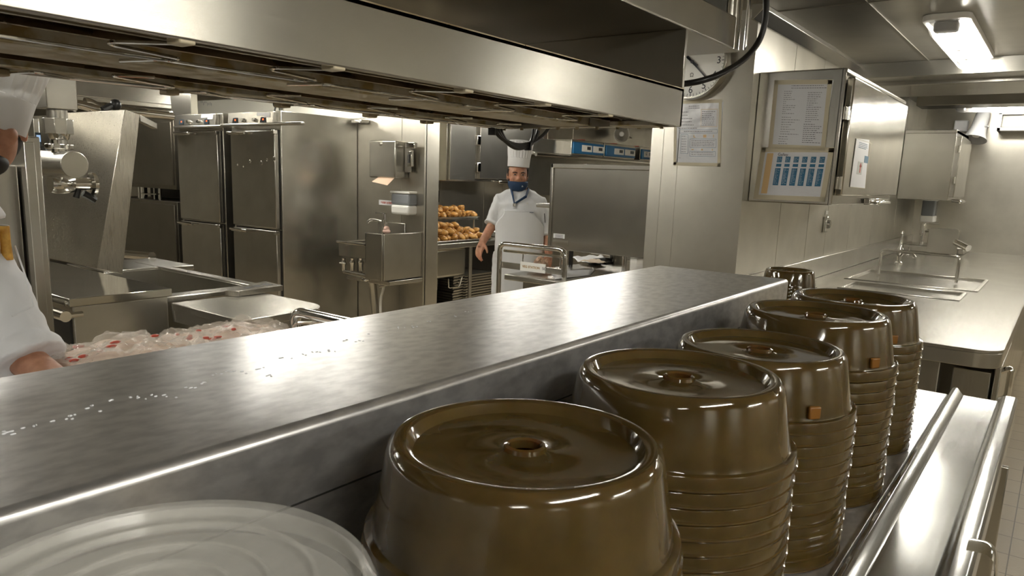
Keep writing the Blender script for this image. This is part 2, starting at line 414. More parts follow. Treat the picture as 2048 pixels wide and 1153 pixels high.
rects(t, q, n, frame(.1, .5, .95, .56) + frame(.13, .17, .3, .48) + frame(.34, .27, .93, .41) + frame(.34, .13, .92, .21), BLUEINK, 'printed_boxes', .00262)
rects(t, q, n, frame(.58, .6, .94, .88, .005), TANINK, 'tan_frame', .00262)
for pic in ([(.42, .43, .44, .47), (.44, .43, .47, .44)], [(.64, .43, .71, .475)], [(.86, .43, .875, .475)], [(.38, .23, .43, .245)], [(.6, .225, .64, .25)], [(.84, .225, .86, .25)]): rects(t, q, n, pic, TANINK, 'food_picture', .00262)

# ================================================================ WALL CABINET WITH POSTERS
yb = 3.64
xl, xr, zb, zt = -1.26, -.872, 1.418, 2.028; yf_ = 5.12
t = thing('wall_cabinet', 'large steel wall cabinet with two laminated posters on its near side', 'cabinet', (-1.06, 4.38, zb))
m = MB(); m.box(xl+.001, xr-.02, yb, yf_, zb, zt).box(xl+.001, xr, yb-.004, yb+.006, zb+.003, zt-.003)
m.extrude([(xl, zt), (xr, zt), (xr+.004, zt-.008), (xr+.004, zt-.02), (xl, zt-.02)], 'y', yb-.002, yf_)
obj('cabinet_body', m, ST['z'], t, .003)
m = MB(); m.box(P(1668, 300, y=yb-.004).x-.001, P(1668, 300, y=yb-.004).x+.001, yb-.006, yb, zb, zt); obj('side_seam', m, DARK, t)
d = MB(); d.box(xr-.012, xr+.022, yb+.075, yf_-.04, zb+.045, zt-.03); door = obj('door', d, ST['polish'], t, .006)
for z in (P(1697, 230, x=xr).z, P(1690, 367, x=xr).z):
    m = MB(); m.tube([(xr+.014, yb+.05, z-.03), (xr+.014, yb+.05, z+.03)], .009, 12).box(xr-.004, xr+.01, yb+.02, yb+.09, z-.028, z+.028); obj('hinge', m, CHROME, door, .001)
m = MB(); m.tube(arc_pts([(xr, 4.45, zb+.012), (xr+.045, 4.45, zb+.006), (xr+.045, 4.75, zb+.006), (xr, 4.75, zb+.012)], .02), .011, 10).box(xr-.01, xr+.02, 4.35, 4.85, zb-.004, zb+.03); obj('handle', m, CHROME, t, .003)
c4 = [P(1553, 165, y=yb-.004), P(1668, 160, y=yb-.004), P(1646, 297, y=yb-.004), P(1541, 293, y=yb-.004)]
t, q, X, U, n = sheet('poster_sheet', 'upper laminated text list taped to the side of the big wall cabinet', c4, n_, tape=.010, cat='poster')
rs = textlines(rg, .3, .98, .945, .91, 2, .007, (.85, 1)) + textlines(rg, .17, .5, .86, .52, 12, .006, (.15, .8)) + textlines(rg, .17, .52, .46, .2, 8, .006, (.2, 1)) + textlines(rg, .62, .95, .84, .4, 15, .006, (.3, .9)) + textlines(rg, .6, .97, .36, .08, 10, .007, (.3, 1)) + textlines(rg, .15, .42, .16, .05, 4, .006, (.4, 1))
rects(t, q, n, rs, INK, 'printed_text')
c4 = [P(1527, 300, y=yb-.004), P(1660, 301, y=yb-.004), P(1645, 399, y=yb-.004), P(1512, 394, y=yb-.004)]
t, q, X, U, n = sheet('organisation_chart', 'lower laminated chart of blue boxes headed Galley taped to the cabinet side', c4, n_, tape=.011, cat='poster')
t['label'] = 'laminated chart of blue boxes with a tan stripe, taped below the text list'
rects(t, q, n, [(.07, .08, .165, .93)], TANINK, 'tan_stripe')
bl = []
for k in range(6):
    u = .235 + k*.125
    bl += [(u, .74, u+.075, .86), (u, .65, u+.078, .71), (u-.006, .26, u+.078, .62)]
rects(t, q, n, bl, BLUEINK, 'blue_boxes')
rs = []
for k in range(6):
    u = .24 + k*.125; rs += textlines(rg, u, u+.068, .83, .77, 3, .006, (.6, 1)) + textlines(rg, u, u+.068, .6, .3, 13, .005, (.4, 1))
rects(t, q, n, rs, LAMIN, 'printed_text', .0029)
text('heading', 'Galley', .019, q(.235, .905)+n*.0026, X, U, INK, t, 'LEFT')
# small sheet hanging on the cabinet door
ax = xr+.0225
c4 = [P(1712, 277, x=ax), P(1738, 280, x=ax), P(1729, 377, x=ax), P(1699, 374, x=ax)]
t, q, X, U, n = sheet('menu_card', 'narrow picture card with a lobster photo hanging on the cabinet door', c4, Vector((1, 0, 0)), tape=.001, cat='notice', mat=PAPER)
t['label'] = 'narrow white card with a small food photo hanging on the cabinet door'
rects(t, q, n, [(.3, .28, .62, .55)], pbr('photo_grey_print', (.45, .46, .44), .4), 'photo_print')
rects(t, q, n, [(.45, .32, .52, .52), (.42, .44, .56, .48)], REDINK, 'photo_subject', .0029)
rects(t, q, n, textlines(rg, .2, .9, .94, .84, 4, .012, (.5, .9)) + [(.68, .55, .95, .7)], BLUEINK, 'printed_text', .0029)
# socket below the cabinet
s = P(1650, 448, x=XW)
t = thing('wall_socket', 'chrome wall socket under the poster cabinet', 'socket', (XW, s.y, s.z))
m = MB(); m.box(XW, XW+.02, s.y-.045, s.y+.045, s.z-.055, s.z+.05); obj('socket_plate', m, CHROME, t, .006)
m = MB(); m.lathe([(0, .034), (.026, .034), (.03, .02)], (XW, s.y, s.z), 24, 'x'); obj('socket_cover', m, ST['z'], t)
m = MB(); m.box(XW, XW+.004, s.y-.03, s.y+.03, s.z+.062, s.z+.085); obj('socket_tag', m, WHITEP, t)

# ================================================================ SECOND CABINET, HORN, VENT (back right)
yb = 7.55
xr = P(1905, 330, y=yb).x; zt = P(1850, 260, y=yb).z; zb = P(1850, 400, y=yb).z
t = thing('wall_cabinet', 'smaller plain steel wall cabinet near the back corner, with closed side door', 'cabinet', (-1.05, 8, zb), 0)
t['label'] = 'smaller plain steel wall cabinet near the back corner above the soap dispenser'
m = MB(); m.box(XW+.001, xr, yb, 8.59, zb, zt).extrude([(XW+.001, zt), (xr, zt), (xr, zt-.03), (XW+.001, zt-.03)], 'y', yb-.01, 8.59); obj('cabinet_body', m, ST['z'], t, .004)
d = MB(); d.box(xr-.01, xr+.03, yb+.12, 8.5, zb+.03, zt-.05); door = obj('door', d, ST['z'], t, .005)
for z in (zt-.16, zb+.18):
    m = MB(); m.tube([(xr+.02, yb+.07, z-.03), (xr+.02, yb+.07, z+.03)], .012, 10); obj('hinge', m, CHROME, door)
m = MB(); m.tube(arc_pts([(xr, yb+.3, zb), (xr+.07, yb+.3, zb-.01), (xr+.07, yb+.6, zb-.01), (xr, yb+.6, zb)], .02), .014, 10); obj('handle', m, CHROME, t)
def horn(label, c, d, s, mat=GREYP):
    c, d = Vector(c), Vector(d).normalized()
    t = thing('horn_speaker', label, 'loudspeaker', tuple(c))
    rot = Vector((0, 0, 1)).rotation_difference(d).to_matrix()
    m = MB(); m.lathe([(0, -.14*s), (.05*s, -.14*s), (.056*s, -.12*s), (.058*s, -.02*s), (.07*s, .05*s), (.092*s, .11*s), (.096*s, .11*s), (.088*s, .104*s), (.05*s, .02*s), (.03*s, .0), (0, 0)], (0, 0, 0), 36)
    for v in m.b.verts: v.co = rot @ v.co + c
    obj('horn', m, mat, t)
    m = MB(); m.lathe([(0, .08*s), (.026*s, .08*s), (.03*s, .07*s), (.03*s, .0), (0, 0)], (0, 0, 0), 24)
    for v in m.b.verts: v.co = rot @ v.co + c
    obj('horn_core', m, WHITEP, t)
    m = MB(); sx = rot @ Vector((1, 0, 0)); m.tube([c-sx*.09*s, c-sx*.055*s], .008*s, 8).tube([c+sx*.055*s, c+sx*.09*s], .008*s, 8)
    m.tube([c-sx*.085*s, c-sx*.085*s+Vector((0, .12, 0))*s, c+sx*.085*s+Vector((0, .12, 0))*s, c+sx*.085*s], .005*s, 8); obj('bracket', m, mat, t)
    return t
hp = P(1957, 256, y=8.42)
horn('grey horn loudspeaker on the back wall beside the vent', hp, (-.12, -.35, -.9), 1.1)
jb = P(1923, 253, y=8.6)
t = MB(); t.box(jb.x-.06, jb.x+.06, 8.55, 8.6, jb.z-.055, jb.z+.055); tag(obj('junction_box', t, GREYP, None, .012), 'small grey junction box on the back wall behind the horn', 'junction box')
v0 = P(1998, 225, y=8.4); v1 = P(1998, 262, y=8.4)
t = thing('air_vent', 'steel ventilation grille under the far tube lamp', 'vent', (.3, 8.5, v1.z))
m = MB(); m.box(v0.x, v0.x+1.6, 8.42, 8.6, v1.z, v1.z+.035).box(v0.x, v0.x+1.6, 8.42, 8.6, v0.z-.02, v0.z+.03).box(v0.x, v0.x+.03, 8.42, 8.6, v1.z, v0.z); obj('vent_frame', m, ST['x'], t, .004)
m = MB(); m.box(v0.x+.03, v0.x+1.57, 8.5, 8.51, v1.z+.03, v0.z)
for k in range(60): m.box(v0.x+.05+k*.025, v0.x+.055+k*.025, 8.49, 8.5, v1.z+.03, v0.z-.02)
obj('vent_grille', m, pbr('vent_filter', (.3, .3, .28), .5, 1), t)

# ================================================================ RIGHT SINK COUNTER
ZK = .92; xf = -.12; y0 = 3.22; y1 = 8.598
nb = [P(1717, 558, z=ZK), P(1736, 547, z=ZK), P(1918, 570, z=ZK), P(1909, 580, z=ZK)]
fb = [P(1718, 539, z=ZK), P(1753, 528, z=ZK), P(1965, 547, z=ZK), P(1958, 566, z=ZK)]
B1 = (-1.0, -.42, 4.62, 4.98); B2 = (-1.08, -.38, 5.14, 5.86)
t = thing('sink_counter', 'long steel counter along the right wall with two sunken sinks', 'counter', (-.7, 5.9, 0))
XB = XW+.026
m = MB()
def tp(m, x0_, x1_, ya, yb_): m.box(x0_, x1_, ya, yb_, ZK-.012, ZK)
pl = rrect(XB, xf, y0, B1[2], .09, 8, only=(3,))
m.extrude(pl, 'z', ZK-.012, ZK)
tp(m, XB, B1[0], B1[2], B1[3]); tp(m, B1[1], xf, B1[2], B1[3]); tp(m, XB, xf, B1[3], B2[2])
tp(m, XB, B2[0], B2[2], B2[3]); tp(m, B2[1], xf, B2[2], B2[3]); tp(m, XB, xf, B2[3], y1)
obj('worktop', m, ST['y'], t)
m = MB(); out = rrect(XB, xf, y0, y1, .09, 8, only=(3,)); inn = rrect(XB+.004, xf-.004, y0+.004, y1, .086, 8, only=(3,))
m.extrude(out, 'z', ZK-.07, ZK-.012); obj('apron_edge', m, ST['x'], t, .003)
for (a, b_, c, d_) in (B1, B2):
    m = MB(); h = .2
    for (x0_, x1_, ya, yb_) in ((a, a+.004, c, d_), (b_-.004, b_, c, d_), (a, b_, c, c+.004), (a, b_, d_-.004, d_)): m.box(x0_, x1_, ya, yb_, ZK-h, ZK+.004)
    m.box(a, b_, c, d_, ZK-h-.004, ZK-h)
    m.box(a-.02, b_+.02, c-.02, c, ZK, ZK+.005).box(a-.02, b_+.02, d_, d_+.02, ZK, ZK+.005).box(a-.02, a, c, d_, ZK, ZK+.005).box(b_, b_+.02, c, d_, ZK, ZK+.005)
    obj('sink_bowl', m, ST['x'], t, .002)
m = MB(); m.box(XB, xf-.27, y0+.1, y0+.12, .1, ZK-.07).box(xf-.05, xf-.03, y0+1, y1, .1, ZK-.07).box(XB, xf-.05, y0+.9, y0+.92, .1, ZK-.07); obj('cabinet_panel', m, ST['z'], t, .003)
m = MB(); m.box(xf-.27, xf-.20, y0+.09, y0+.16, 0, ZK-.07); obj('leg', m, ST['z'], t, .004)
m = MB(); m.box(xf-.16, xf-.03, y0+.15, y0+.9, .15, ZK-.11); obj('drawer_unit', m, ST['z'], t, .004)
m = MB(); m.box(xf-.02, xf+.0, y0+.12, y0+.75, .2, ZK-.08); d = obj('door', m, ST['z'], t, .003)
m = MB(); m.tube(arc_pts([(xf, y0+.16, ZK-.1), (xf+.03, y0+.16, ZK-.08), (xf+.03, y0+.16, ZK-.2), (xf, y0+.16, ZK-.22)], .02), .012, 8, flat=1.6); obj('handle', m, CHROME, d)
# bow rail over the sinks
a0 = P(1757, 548, z=ZK); a1 = P(1912, 566, z=ZK)
ht = .17
t = thing('guard_rail', 'inverted U steel rail standing over the right sinks', 'rail', (a0.x, a0.y, ZK))
m = MB(); m.tube(arc_pts([a0, a0+Vector((0, 0, ht)), a1+Vector((0, 0, ht)), a1], .03), .010, 12); obj('rail_tube', m, CHROME, t)
f0 = P(1797, 528, z=ZK)
t = thing('sink_tap', 'chrome cross-handled tap standing behind the right sinks', 'tap', (f0.x, f0.y, ZK))
m = MB(); m.lathe([(.03, 0), (.03, .012), (.018, .02), (.016, .06), (.026, .075), (.03, .1), (.022, .12), (.012, .14), (.010, .23), (.014, .24), (.008, .26), (0, .26)], (f0.x, f0.y, ZK), 20); obj('tap_body', m, CHROME, t)
m = MB(); m.tube([(f0.x, f0.y, ZK+.09), (f0.x+.09, f0.y, ZK+.085), (f0.x+.11, f0.y, ZK+.06)], .013, 10); obj('spout', m, CHROME, t)
m = MB(); m.tube([(f0.x+.06, f0.y-.04, ZK+.1), (f0.x+.06, f0.y+.04, ZK+.1)], .006, 8).tube([(f0.x+.06, f0.y, ZK+.06), (f0.x+.06, f0.y, ZK+.14)], .006, 8); obj('cross_handle', m, CHROME, t)
# hand-wash corner at the back
s0 = P(1855, 420, y=8.4)
t = thing('soap_dispenser', 'clear soap dispenser at the back corner under the small cabinet', 'soap dispenser', (s0.x, 8.5, s0.z-.1))
m = MB(); m.extrude(rrect(s0.x-.06, s0.x+.06, 8.44, 8.6, .02), 'z', s0.z-.06, s0.z+.09); obj('soap_tank', m, SOAPC, t, .006)
m = MB(); m.extrude(rrect(s0.x-.065, s0.x+.065, 8.43, 8.6, .02), 'z', s0.z-.12, s0.z-.06).box(s0.x-.068, s0.x+.068, 8.42, 8.6, s0.z+.09, s0.z+.11); obj('soap_pump', m, WHITEP, t, .006)
s1 = P(1862, 450, y=8.2)
t = thing('hand_basin', 'small hand-wash basin with tall steel splash panel at the back corner', 'basin', (s1.x, 8.2, .92))
m = MB(); x0_ = P(1855, 480, y=8.0).x; x1_ = P(1917, 480, y=8.0).x; zt = P(1880, 457, y=8.0).z
pf = rrect(x0_, x1_, ZK+.002, zt, .03, 5, only=(0, 1)); m.extrude([(p[0], p[1]) for p in pf], 'y', 8.0, 8.012); obj('splash_panel', m, ST['x'], t, .002)
m = MB(); m.box(XB+.002, x0_+.3, 8.05, 8.59, ZK+.001, ZK+.06); obj('basin_box', m, ST['x'], t, .006)
tx = P(1848, 450, y=8.3).x
m = MB(); m.tube(arc_pts([(tx, 8.3, ZK+.06), (tx, 8.3, ZK+.19), (tx+.19, 8.25, ZK+.205), (tx+.20, 8.25, ZK+.17)], .03), .017, 10).box(tx-.01, tx+.13, 8.28, 8.32, ZK+.26, ZK+.275).tube([(tx, 8.3, ZK+.15), (tx, 8.3, ZK+.265)], .028, 10); obj('tap', m, CHROME, t, .002)
g0 = P(1912, 485, y=7.9); g1 = P(1937, 497, y=7.8)
m = MB(); m.tube([g0, g1], .03, 12); tag(obj('steel_roll', m, CHROME), 'short shiny tube sticking out beside the back corner splash panel', 'tube')
# ================================================================ SERVING COUNTER WITH TRAY SLIDE
ZS = 1.03
t = thing('serving_counter', 'long steel serving counter with a tray slide, holding the plate cover stacks', 'counter', (-.3, .5, 0))
YE = 1.97
m = MB(); m.box(-.86, -.166, -1.2, YE, ZS-.03, ZS); obj('worktop', m, ST['worn'], t, .003)
prof = [(-.166, ZS-.008), (-.160, ZS+.016), (-.153, ZS+.020), (-.148, ZS+.018), (-.136, ZS+.004), (-.068, ZS+.004), (-.060, ZS+.017), (-.054, ZS+.020), (-.036, ZS+.020), (-.031, ZS+.015), (-.031, ZS-.03), (-.166, ZS-.03)]
SLD = steel('steel_slide', 'y', (.60, .60, .59), (.14, .19), .01, .16, .85)
m = MB(); m.extrude(prof, 'y', -1.2, YE); obj('tray_slide', m, SLD, t, .0015)
m = MB(); m.box(-.82, -.16, YE-.06, YE-.05, .12, ZS-.03).box(-.16, -.15, -1.2, YE-.05, .12, ZS-.03).box(-.82, -.81, -1.2, YE-.05, .12, ZS-.03); obj('side_panel', m, ST['z'], t, .002)
bx = P(1975, 1010, x=-.05)
m = MB(); m.box(-.15, -.04, 1.23, 1.25, ZS-.20, ZS-.03); obj('slide_bracket', m, ST['z'], t, .002)
m = MB(); m.box(-.15, -.022, 1.6, 1.612, ZS-.26, ZS-.03); obj('slide_bracket', m, ST['z'], t, .002)
k0 = P(1965, 1120, x=-.02)
m = MB(); m.tube(arc_pts([(-.034, k0.y, k0.z+.012), (-.012, k0.y, k0.z+.014), (-.006, k0.y, k0.z-.01), (-.012, k0.y, k0.z-.035), (-.03, k0.y, k0.z-.04)], .012), .0015, 8, flat=11); obj('latch', m, CHROME, t)
for x_, y_ in ((-.75, -1), (-.25, -1), (-.75, 1.85), (-.25, 1.85)):
    m = MB(); m.tube([(x_, y_, 0), (x_, y_, .12)], .025, 12); obj('leg', m, ST['z'], t)
# raised pass shelf
BX0, BX1, ZB = -.774, -.463, 1.30
t = thing('pass_shelf', 'long closed steel pass shelf raised along the back of the serving counter', 'shelf', (-.62, .5, ZS))
m = MB(); m.box(BX0, BX1, -1.2, 1.645, ZS+.0005, ZB); obj('shelf_box', m, ST['worn'], t, .008, 4)
m = MB(); m.box(BX1, BX1+.0008, -1.2, 1.64, ZB-.067, ZB-.0655).box(BX1, BX1+.0008, 1.5, 1.501, ZS+.02, ZB-.066); obj('panel_seam', m, DARK, t)
# beads of water on the shelf
WATER = pbr('water_drops', (.85, .87, .9), .15)
m = MB(); rg = random.Random(11)
for i in range(34):
    f = i/33; px = 10+f*930; py = 868-f*248+rg.uniform(-9, 9)
    if px > 300 and rg.random() < .3: py += rg.uniform(20, 70)*(1-f)
    c = P(px, py, z=ZB)
    for k in range(rg.randint(1, 4)):
        m.ball((c.x+rg.uniform(-.006, .006), c.y+rg.uniform(-.006, .006), ZB+.0002), (rg.uniform(.0006, .0018), rg.uniform(.0006, .0022), .0008), 8, 6)
tag(obj('water_drops', m, WATER), 'line of small water drops on the top of the pass shelf', 'water', kind='stuff')

# ================================================================ PLATE COVERS
def cover_mesh():
    m = MB()
    m.lathe([(.0125, .0725), (.0125, .0765), (.014, .0782), (.0162, .0772), (.0172, .0738), (.024, .0722), (.05, .0722), (.078, .0730), (.0865, .0745), (.089, .0775), (.092, .0822), (.0965, .0838), (.1015, .083), (.1055, .079), (.1075, .073), (.1165, .0215), (.1172, .0165),
             (.1178, .0150), (.1222, .0146), (.1232, .0142), (.1236, .0132), (.1243, .0030), (.1256, .0020), (.1256, .0004), (.1248, 0), (.1225, 0), (.1218, .001), (.1205, .0105), (.1145, .0125), (.1135, .0180), (.1045, .070), (.1, .076), (.09, .0715), (.06, .0685), (.018, .069), (.0125, .070), (.0125, .0725)], n=80)
    return m
proto = None
stacks = [(-.311, .446, 1.03, 'nearest stack of brown plate covers', 11), (-.305, .716, 1.03, 'second nearest stack of brown plate covers', 12),
          (-.301, .967, 1.02, 'middle stack of brown plate covers', 13), (-.296, 1.214, 1.03, 'fourth stack of brown plate covers', 13), (-.30, 1.488, 1.03, 'farthest stack of brown plate covers on the counter', 13)]
ORD = ['topmost', 'second from the top', 'third from the top', 'fourth from the top', 'fifth from the top', 'sixth from the top', 'seventh from the top', 'eighth from the top', 'ninth from the top', 'tenth from the top', 'eleventh from the top', 'twelfth from the top', 'thirteenth from the top', 'fourteenth from the top']
PITCH = .0155
SN = ['nearest tall', 'second nearest', 'middle', 'second farthest', 'farthest']
rg = random.Random(5)
for si, (x, y, _, nm, n) in enumerate(stacks):
    n = 13; topz = (1.30, 1.303, 1.292, 1.307, 1.299)[si]; pitch = (topz-.083-ZS)/12
    for k in range(n):
        z = ZS + .0006 + (n-1-k)*pitch
        dx, dy = rg.uniform(-.0012, .0012), rg.uniform(-.0012, .0012)
        if proto is None:
            proto = thing('plate_cover', '', 'plate cover', (x, y, z)); o = proto
            mb = cover_mesh()
            for v in mb.b.verts: v.co += Vector((x, y, z))
            obj('cover_shell', mb, AMB, o)
        else:
            o = dup(proto, (x+dx, y+dy, z), rg.uniform(0, 6))
        o['label'] = 'brown plate cover, %s in the %s stack on the counter' % (ORD[k], SN[si])
        o['group'] = 'stacked brown plate covers'
        if k == 0 and si in (2, 3, 4):
            # amber lug on the rim of the upper cover
            a = math.radians((-38, -30, -42)[si-2]); c = Vector((x+dx+math.cos(a)*.1185, y+dy+math.sin(a)*.1185, z+.0265)); d = Vector((math.cos(a), math.sin(a), 0)); s_ = Vector((-d.y, d.x, 0))
            m = MB(); m.obox(c, d*.003, s_*.008, (0, 0, .008)); obj('rim_tab', m, AMBTAB, o, .002)
# small stack at the far end of the shelf, on the right counter
bc = P(1580, 552, z=ZK+.08)
xs_ = P(1580, 540, y=3.5).x
for k in range(8):
    o = dup(proto, (xs_, 3.5, ZK+.001+(7-k)*.0165), .3*k)
    o['label'] = 'brown plate cover, %s in the small stack on the right worktop' % ORD[k]
    o['group'] = 'stacked brown plate covers'
# clear lid beside the stacks
LIDC, LIDR, LIDZ = (-.328, .160), .108, 1.282
t = thing('clear_lid', 'large round translucent plastic lid in front of the nearest plate covers', 'lid', (LIDC[0], LIDC[1], LIDZ))
m = MB(); q_ = LIDR
m.lathe([(0, .008), (q_*.30, .008), (q_*.31, .011), (q_*.335, .011), (q_*.345, .008), (q_*.48, .008), (q_*.49, .011), (q_*.515, .011), (q_*.525, .008), (q_*.68, .008), (q_*.70, .012), (q_*.725, .012), (q_*.74, .006), (q_*.9, .006), (q_*.93, .012), (q_*.985, .012), (q_, .008), (q_, -.006), (q_*.99, -.006), (q_*.985, .007), (q_*.93, .010), (q_*.9, .004), (0, .004)], (LIDC[0], LIDC[1], LIDZ), 96)
obj('lid_disc', m, LIDPL, t)
# round container that carries the lid
t = thing('food_tub', 'round translucent food tub under the clear lid at the picture edge', 'tub', (LIDC[0], LIDC[1], ZS))
t['label'] = 'round translucent food tub standing on the counter under the clear lid'
m = MB(); m.lathe([(0, .001), (q_*.80, .001), (q_*.84, .01), (q_*.93, LIDZ-ZS-.007), (q_*.915, LIDZ-ZS-.007), (q_*.82, .012), (0, .005)], (LIDC[0], LIDC[1], ZS), 72); obj('tub_wall', m, LIDPL, t)

# ================================================================ HEATED GANTRY OVERHEAD
HX0, HX1, HZ0, HZ1, HY = -1.385, -.80, 1.636, 1.7295, 1.775
t = thing('heat_lamp_hood', 'long steel heat lamp canopy hanging over the pass shelf', 'heat lamp hood', (-1.09, .5, HZ1))
m = MB(); m.box(HX1-.012, HX1, -1.3, HY, HZ0, HZ1); obj('front_fascia', m, ST['y'], t, .0025, 3)
m = MB(); m.box(HX0, HX0+.012, -1.3, HY, HZ0, HZ1).box(HX0, HX1, HY-.012, HY, HZ0, HZ1); obj('rear_fascia', m, ST['y'], t, .002)
m = MB(); m.box(HX0, HX1, -1.3, HY-.001, HZ1-.008, HZ1-.0005); obj('roof_plate', m, BROWNST, t)
for x0, x1 in ((-1.175, -1.06), (HX0+.012, HX0+.05)):
    m = MB(); m.box(x0, x1, -1.3, HY-.015, HZ0+.004, HZ0+.05); obj('lamp_channel', m, STAINED, t, .003)
for xx in (-.90, -.965, -1.235, -1.30):
    m = MB(); m.extrude([(xx-.004, HZ0+.012), (xx+.004, HZ0+.012), (xx+.002, HZ0+.018), (xx-.004, HZ0+.018)], 'y', -1.3, HY-.02); obj('reflector_lip', m, BROWNST if xx < -.93 else ST['y'], t)
    m = MB(); m.extrude([(xx+(.02 if xx in (-.90, -1.235) else -.02), HZ0+.06), (xx, HZ0+.015), (xx+.003, HZ0+.014)], 'y', -1.3, HY-.02) if False else m.quad((xx, -1.3, HZ0+.014), (xx, HY-.02, HZ0+.014), (xx+.025*(1 if xx in (-.90, -1.235) else -1), HY-.02, HZ1-.01), (xx+.025*(1 if xx in (-.90, -1.235) else -1), -1.3, HZ1-.01)); obj('reflector', m, BROWNST, t)
for xx in (-.933, -1.268):
    m = MB(); m.tube([(xx, -1.2, HZ0+.04), (xx, HY-.08, HZ0+.04)], .005, 8); obj('heat_element', m, pbr('quartz_rod', (.3, .25, .2), .2), t)
rg = random.Random(2)
fy = [(.24, .0), (.47, 0), (.72, 0), (1.03, 0), (1.34, 0)]
for px, py in ((335, 86), (635, 138), (883, 183), (1035, 210), (1172, 231)):
    c = P(px, py, z=HZ0); y = c.y
    m = MB(); m.box(HX1-.03, HX1-.002, y-.008, y+.012, HZ0-.004, HZ0+.004); obj('ceramic_clip', m, CERAM, t, .002)
    L = .12; z = HZ0-.002
    m = MB(); m.tube(arc_pts([(HX1-.02, y, z), (-.885, y-.045, z), (-.905, y-.035, z), (-.92, y+.06, z-.002), (-.965, y+.07, z), (-.985, y-.02, z+.002), (-.965, y-.16, z), (-1.05, y-.17, z+.002)], .012, 4), .0023, 6); obj('wire_guard', m, CHROME, t)
for y in (.35, .62, .9, 1.15, 1.4, 1.6):
    z = HZ0-.002
    m = MB(); m.tube(arc_pts([(-1.17, y, z), (-1.22, y-.05, z), (-1.25, y+.08, z-.003), (-1.31, y+.10, z), (-1.34, y-.05, z), (-1.3, y-.12, z), (HX0+.01, y-.14, z)], .018, 4), .0023, 6); obj('wire_guard', m, CHROME, t)
    m = MB(); m.box(HX0+.002, HX0+.03, y-.16, y-.135, HZ0-.008, HZ0+.003); obj('guard_clip', m, BROWNST, t, .002)
for k in range(9):
    m = MB(); y = HY-.006; x = -.84-k*.062; m.tube([(x, HY-.03, HZ0+.002), (x, HY-.03, HZ0-.006)], .005, 8); obj('screw', m, BROWNST, t)
m = MB(); m.box(-.95, -.84, HY-.10, HY-.02, HZ0-.003, HZ0+.01); obj('end_bracket', m, STAINED, t, .002)
# end panel, back panel and upper box of the gantry
UZ = 1.869
m = MB(); m.box(HX0-.3, HX1-.001, HY-.012, HY, HZ1, UZ); obj('end_panel', m, ST['z'], t, .001)
m = MB(); m.box(HX0-.30, HX0-.29, -1.3, HY, HZ1-.05, UZ); obj('back_panel', m, ST['y'], t, .001)
for y in (1.06, 1.2, 1.38):
    m = MB(); m.box(HX0-.29, HX0-.285, y-.004, y+.004, HZ1, UZ); obj('panel_seam', m, DARK, t)
UY = 2.137
u = thing('overhead_unit', 'upper steel equipment box above the heat lamp canopy', 'overhead unit', (-1.2, .5, 2.3))
m = MB(); m.box(-1.7, HX1-.002, -1.3, UY, UZ, 1.955); obj('unit_box', m, ST['y'], u, .004)
m = MB(); m.extrude([(HX1-.03, 1.955), (HX1-.03, 2.29), (-1.69, 2.29), (-1.69, 1.955)], 'y', -1.3, UY-.05); obj('unit_back', m, pbr('painted_shadow_sheet', (.1, .1, .095), .5, 1), u)  # dark sheet colour holds the shadow beneath the protruding fascia
m = MB(); a = P(1485, 18, x=HX1+.03)
m.extrude([(HX1-.02, 1.965+.02), (HX1+.035, 1.965+.02), (HX1+.035, 2.28), (HX1-.02, 2.28)], 'y', -1.3, 1.98); obj('unit_fascia', m, ST['y'], u, .004)
m = MB(); m.tube([(HX1-.03, UY-.035, UZ+.001), (HX1-.03, UY-.035, 2.3)], .034, 24); obj('corner_post', m, ST['polish'], u)
m = MB(); m.tube([(HX1+.0, UY+.03, UZ+.01), (HX1+.0, UY+.03, 2.3)], .006, 10); obj('conduit', m, CHROME, u)
# paper hanging behind the gantry
c4 = [P(945, -25, x=HX0-.28), P(1010, -20, x=HX0-.28), P(1014, 70, x=HX0-.28), P(950, 58, x=HX0-.28)]
o4, q, X, U, n = sheet('hanging_notice', 'creased plastic sleeve with an orange mark hanging inside the gantry', c4, Vector((1, 0, 0)), tape=.001, mat=SOAPC)
m = MB(); a = [q(.22, .1), q(.5, .02), q(.62, .25), q(.45, .45), q(.5, .75), q(.3, .5)]; m.prism([p+n*.0025 for p in a], [p+n*.003 for p in a]); obj('orange_mark', m, ORANGE, o4)
# black flex looping down beside the clock
pts = [P(1532, -30, x=-.74), P(1533, 30, x=-.74), P(1522, 80, x=-.75), P(1490, 120, x=-.77), P(1440, 150, x=-.80), P(1400, 163, x=-.84), P(1370, 168, x=-.88)]
e = pts[-1]
pts = [(pts[0].x, pts[0].y, 2.3)] + pts + [e+Vector((-.12, .02, .0)), e+Vector((-.26, -.05, .0)), Vector((-1.2, HY+.05, 1.73)), Vector((-1.2, HY-.0, 1.72))]
def smooth(pts, it=3):
    pts = [Vector(p) for p in pts]
    for _ in range(it):
        out = [pts[0]]
        for a, b in zip(pts, pts[1:]): out += [a*.75+b*.25, a*.25+b*.75]
        pts = out+[pts[-1]]
    return pts
m = MB(); m.tube(smooth(pts), .0085, 12)
tag(obj('power_flex', m, BLACK), 'thick black flex hanging in a curve in front of the clock', 'cable')
